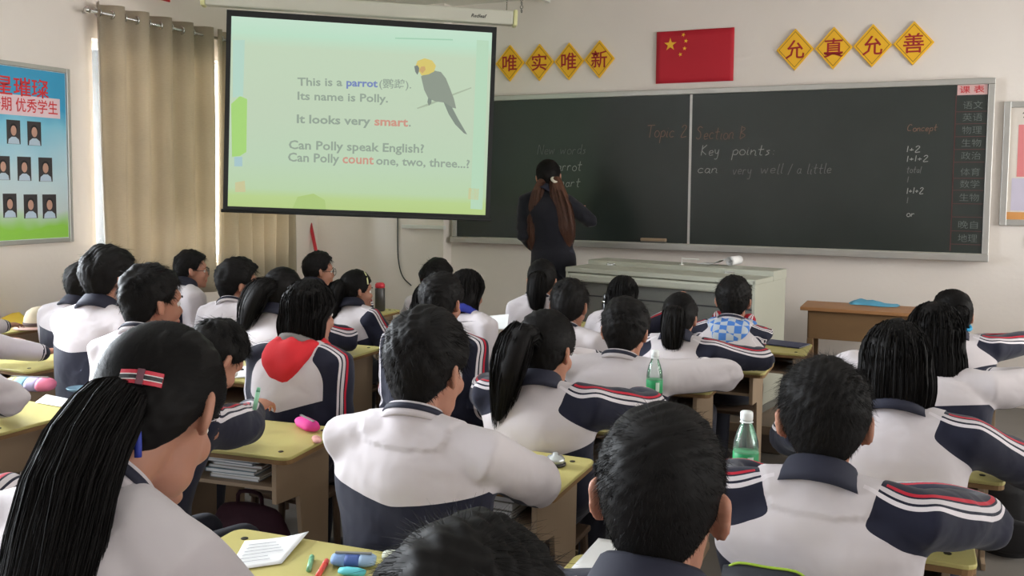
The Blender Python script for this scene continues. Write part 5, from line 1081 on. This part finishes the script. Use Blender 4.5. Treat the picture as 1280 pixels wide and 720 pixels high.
t = empty('pen', tuple(bt)); tag(t, 'mint green pen held upright by the bent writer', 'pen'); MB().tube([(0, 0, 0), tuple((tp-bt)*.9)], .0065, 10).build('barrel', rgb('pen_mint', 150, 206, 172, rough=.35), t, True); MB().tube([tuple((tp-bt)*.9), tuple((tp-bt)*1.1)], [.0066, .005], 10).build('cap', rgb('pen_mint_cap', 120, 186, 150, rough=.35), t, True)
# books inside the desk with the pink case
def book(loc, sx, sy, sz, rz, col, label, group, name='book', cat='book', title=None):
    t = empty(name, tuple(loc), rz); tag(t, label, cat, group); c = rgb('cover_%d_%d_%d' % col, *col, rough=.5, var=.12, nscale=20)
    MB().box((-sx/2, -sy/2, 0), (sx/2, sy/2, .0015)).build('cover', c, t); MB().box((-sx/2, -sy/2, sz-.0015), (sx/2, sy/2, sz)).build('cover', c, t); MB().box((-sx/2+.002, -sy/2+.002, .0015), (sx/2-.004, sy/2-.002, sz-.0015)).build('page_block', pap, t); MB().box((-sx/2, -sy/2, .0015), (-sx/2+.002, sy/2, sz-.0015)).build('spine', c, t); return t
dk = DK['l28']; z = .75-.113+.0008
for i, (c, sz) in enumerate((((150, 156, 160), .012), ((196, 190, 180), .009), ((120, 140, 150), .013), ((206, 206, 200), .008), ((168, 150, 140), .011), ((110, 120, 130), .010), ((190, 196, 200), .010))):
    p = dk.matrix_basis@Vector((.06+.012*math.sin(i*2.1), -.015+.006*math.cos(i*1.7), z)); book(p, .19, .25, sz, math.radians(6)+math.pi/2*0+.04*math.sin(i*3.3), c, 'school book in the desk with the pink case, %s from the bottom' % ['lowest', 'second', 'third', 'fourth', 'fifth', 'sixth', 'topmost, seventh'][i], 'books stacked inside the desk'); z += sz+.0005
dc = DK['cup']; z = .75-.113+.0008
for i, (c, sz) in enumerate((((120, 120, 112), .026), ((150, 148, 138), .024), ((136, 132, 126), .025))):
    p = dc.matrix_basis@Vector((.06, -.012, z)); book(p, .19, .25, sz, .03*i-.03, c, 'thick grey book in the centre desk, %s of three' % ['bottom', 'middle', 'top'][i], 'books inside the centre desk'); z += sz+.0005
# paper and boxes on other desks
sheet([(296, 459), (326, 458), (318, 472), (284, 474)], .75, 'white paper on the desk left of the red hood', lines=False)
q = onz(318, 455, .75); softcase((q[0]+.03, q[1]+.02, .7505), .16, .035, .028, .1, [(36, 40, 48), (50, 160, 180), (50, 160, 180), (36, 40, 48)], 'teal and black pen box left of the red hood')
sheet([(58, 494), (88, 500), (78, 510), (44, 504)], .75, 'white paper beside the colourful pencil case', lines=False)
q = onz(38, 489, .75); softcase((q[0], q[1], .7505), .2, .09, .06, .3, [(236, 226, 150), (150, 200, 226), (190, 180, 220), (236, 130, 160)], 'colourful striped pencil case at the left edge')
pen((92, 518), (96, 509), .75, (240, 110, 100), 'coral pen on the desk with the colourful case', .006)
q = onz(118, 491, .75); lathe_thing('small_dish', (q[0]-.09, q[1]-.01, .7502), [('dish', [(.025, 0), (.038, .006), (.042, .016), (.039, .016), (.03, .006)], rgb('dish_blue', 150, 186, 206, rough=.2, metal=.5))], 'small shiny blue dish at the desk corner on the left', 'dish')
pen((84, 450), (104, 443), .7565, (110, 190, 160), 'green pen on white paper on the left', .006)
sheet([(82, 440), (112, 440), (108, 449), (74, 451)], .75, 'white paper under the green pen', lines=False)
sheet([(2, 398), (22, 389), (40, 404), (12, 410)], .75, 'yellow paper at the left edge', m=rgb('paper_yellow', 240, 206, 60, rough=.7), lines=False)
q = onz(62, 408, .75); t = empty('cap_hat', (q[0]-.02, q[1]-.05, .755)); tag(t, 'beige cap with pink brim lying on the left edge desk', 'cap')
MB().lathe([(.088, 0), (.09, .02), (.086, .06), (.07, .095), (.04, .115), (.01, .122)], 24).build('crown', rgb('cap_beige', 212, 198, 172, rough=.8, var=.15, nscale=20), t, True); MB().lathe([(.0905, .012), (.0925, .014), (.0925, .03), (.0905, .032)], 24).build('band', rgb('cap_band', 90, 74, 70, rough=.8), t, True)
V = [((.088+.055*s_*math.cos(a*.9))*math.sin(a)*1.0, -(.088+.06*s_)*math.cos(a), .008-.006*s_) for a in np.linspace(-1.0, 1.0, 13) for s_ in (0, 1)]; link('brim', V, [(2*i, 2*i+1, 2*i+3, 2*i+2) for i in range(12)], rgb('cap_brim', 226, 186, 176, rough=.8), t, True).modifiers.new('s', 'SOLIDIFY').thickness = .003
for (a, b, l) in (((938, 453), (946, 456), 'nearer'), ((945, 451), (952, 452), 'farther')): pen(a, b, .73, (200, 60, 50), '%s of two short red pens on the second desk from the console' % l, .005)
q = onz(985, 432, .70); book((q[0]-.02, q[1]+.02, .7032), .17, .24, .006, 1.3, (56, 60, 90), 'dark blue magazine on the desk nearest the console', None)
bk_o = sheet([(748, 676), (800, 684), (780, 712), (712, 716)], .78, 'open white and blue booklet beside the crop-haired pupil', 'booklet', 'booklet', th=.004, curl=.01, lines=False)
link('cover_print', [tuple(onz(x, y, .7865)-np.array(bk_o.location)) for x, y in ((716, 716), (744, 698), (764, 702), (745, 716))], [(0, 1, 2, 3)], rgb('booklet_blue', 120, 130, 190, rough=.5), bk_o)
q = at(632, 402, 4.9)
# dark cases and bags
q = onz(958, 740, .78); softcase((q[0], q[1], .7805), .18, .07, .05, .05, [(34, 36, 44)], 'dark pencil case with lime edging at the bottom right', zip_=False); cs = bpy.context.scene.objects
pc = [o for o in COL.objects if o.name.startswith('pencil_case') and o.get('label', '').startswith('dark pencil case with lime')][0]
MB().tube(smooth_path([(-.088, .0, .03), (-.06, 0, .052), (0, 0, .0525), (.06, 0, .052), (.088, 0, .03)], 16), .003, 6).build('lime_piping', rgb('lime', 160, 190, 60, rough=.5), pc, True)
def bag(loc, sx, sy, sz, rz, col, label, c2=None):
    t = empty('school_bag', tuple(loc), rz); tag(t, label, 'bag'); c = rgb('bag_%d_%d_%d' % col, *col, rough=.85, var=.25, nscale=12, bump=.1)
    g = NB(); g.tube([(0, 0, .03), (0, 0, sz*.4), (0, 0, sz*.8), (0, 0, sz-.03)], [(sx*.48, sy*.5), (sx*.5, sy*.5), (sx*.46, sy*.42), (sx*.36, sy*.25)], n=20, side=(1, 0, 0)); fuse(g, 'bag_body', c, t, .012, 3)
    g = NB(); g.tube([(0, -sy*.48, .05), (0, -sy*.52, sz*.45)], [(sx*.34, .03), (sx*.3, .02)], n=14, side=(1, 0, 0)); g.build('pocket', rgb('bag_%d_%d_%d' % c2, *c2, rough=.85, var=.3) if c2 else c, t)
    MB().tube(smooth_path([(-.05, 0, sz-.02), (-.04, 0, sz+.03), (.04, 0, sz+.03), (.05, 0, sz-.02)], 10), .008, 6).build('handle', c, t, True); return t
l28 = DK['l28'].location; bag((l28[0]+.0, l28[1]+.035, 0), .36, .11, .5, .1, (60, 24, 40), 'dark red chequered school bag standing under the desk with books', (84, 30, 60))
bag((.50, 2.62, 0), .34, .26, .56, -.3, (24, 23, 26), 'black school bag on the floor at the right edge')
bag((.45, 4.55, 0), .28, .3, .36, 0, (26, 25, 28), 'small black bag on the floor beyond the empty right desk')
# sheet held up by the blue-collared pupil
A = [at(x, y, d_) for x, y, d_ in ((604, 396, 4.95), (636, 393, 4.85), (634, 411, 4.7), (600, 413, 4.8))]; c0 = sum(A)/4; t = empty('held_sheet', tuple(c0)); tag(t, 'white sheet held up in front of the long-haired pupil with blue collar', 'paper')
o = link('sheet', [tuple(a-c0) for a in A], [(0, 1, 2, 3)], pap, t); o.modifiers.new('s', 'SOLIDIFY').thickness = .002
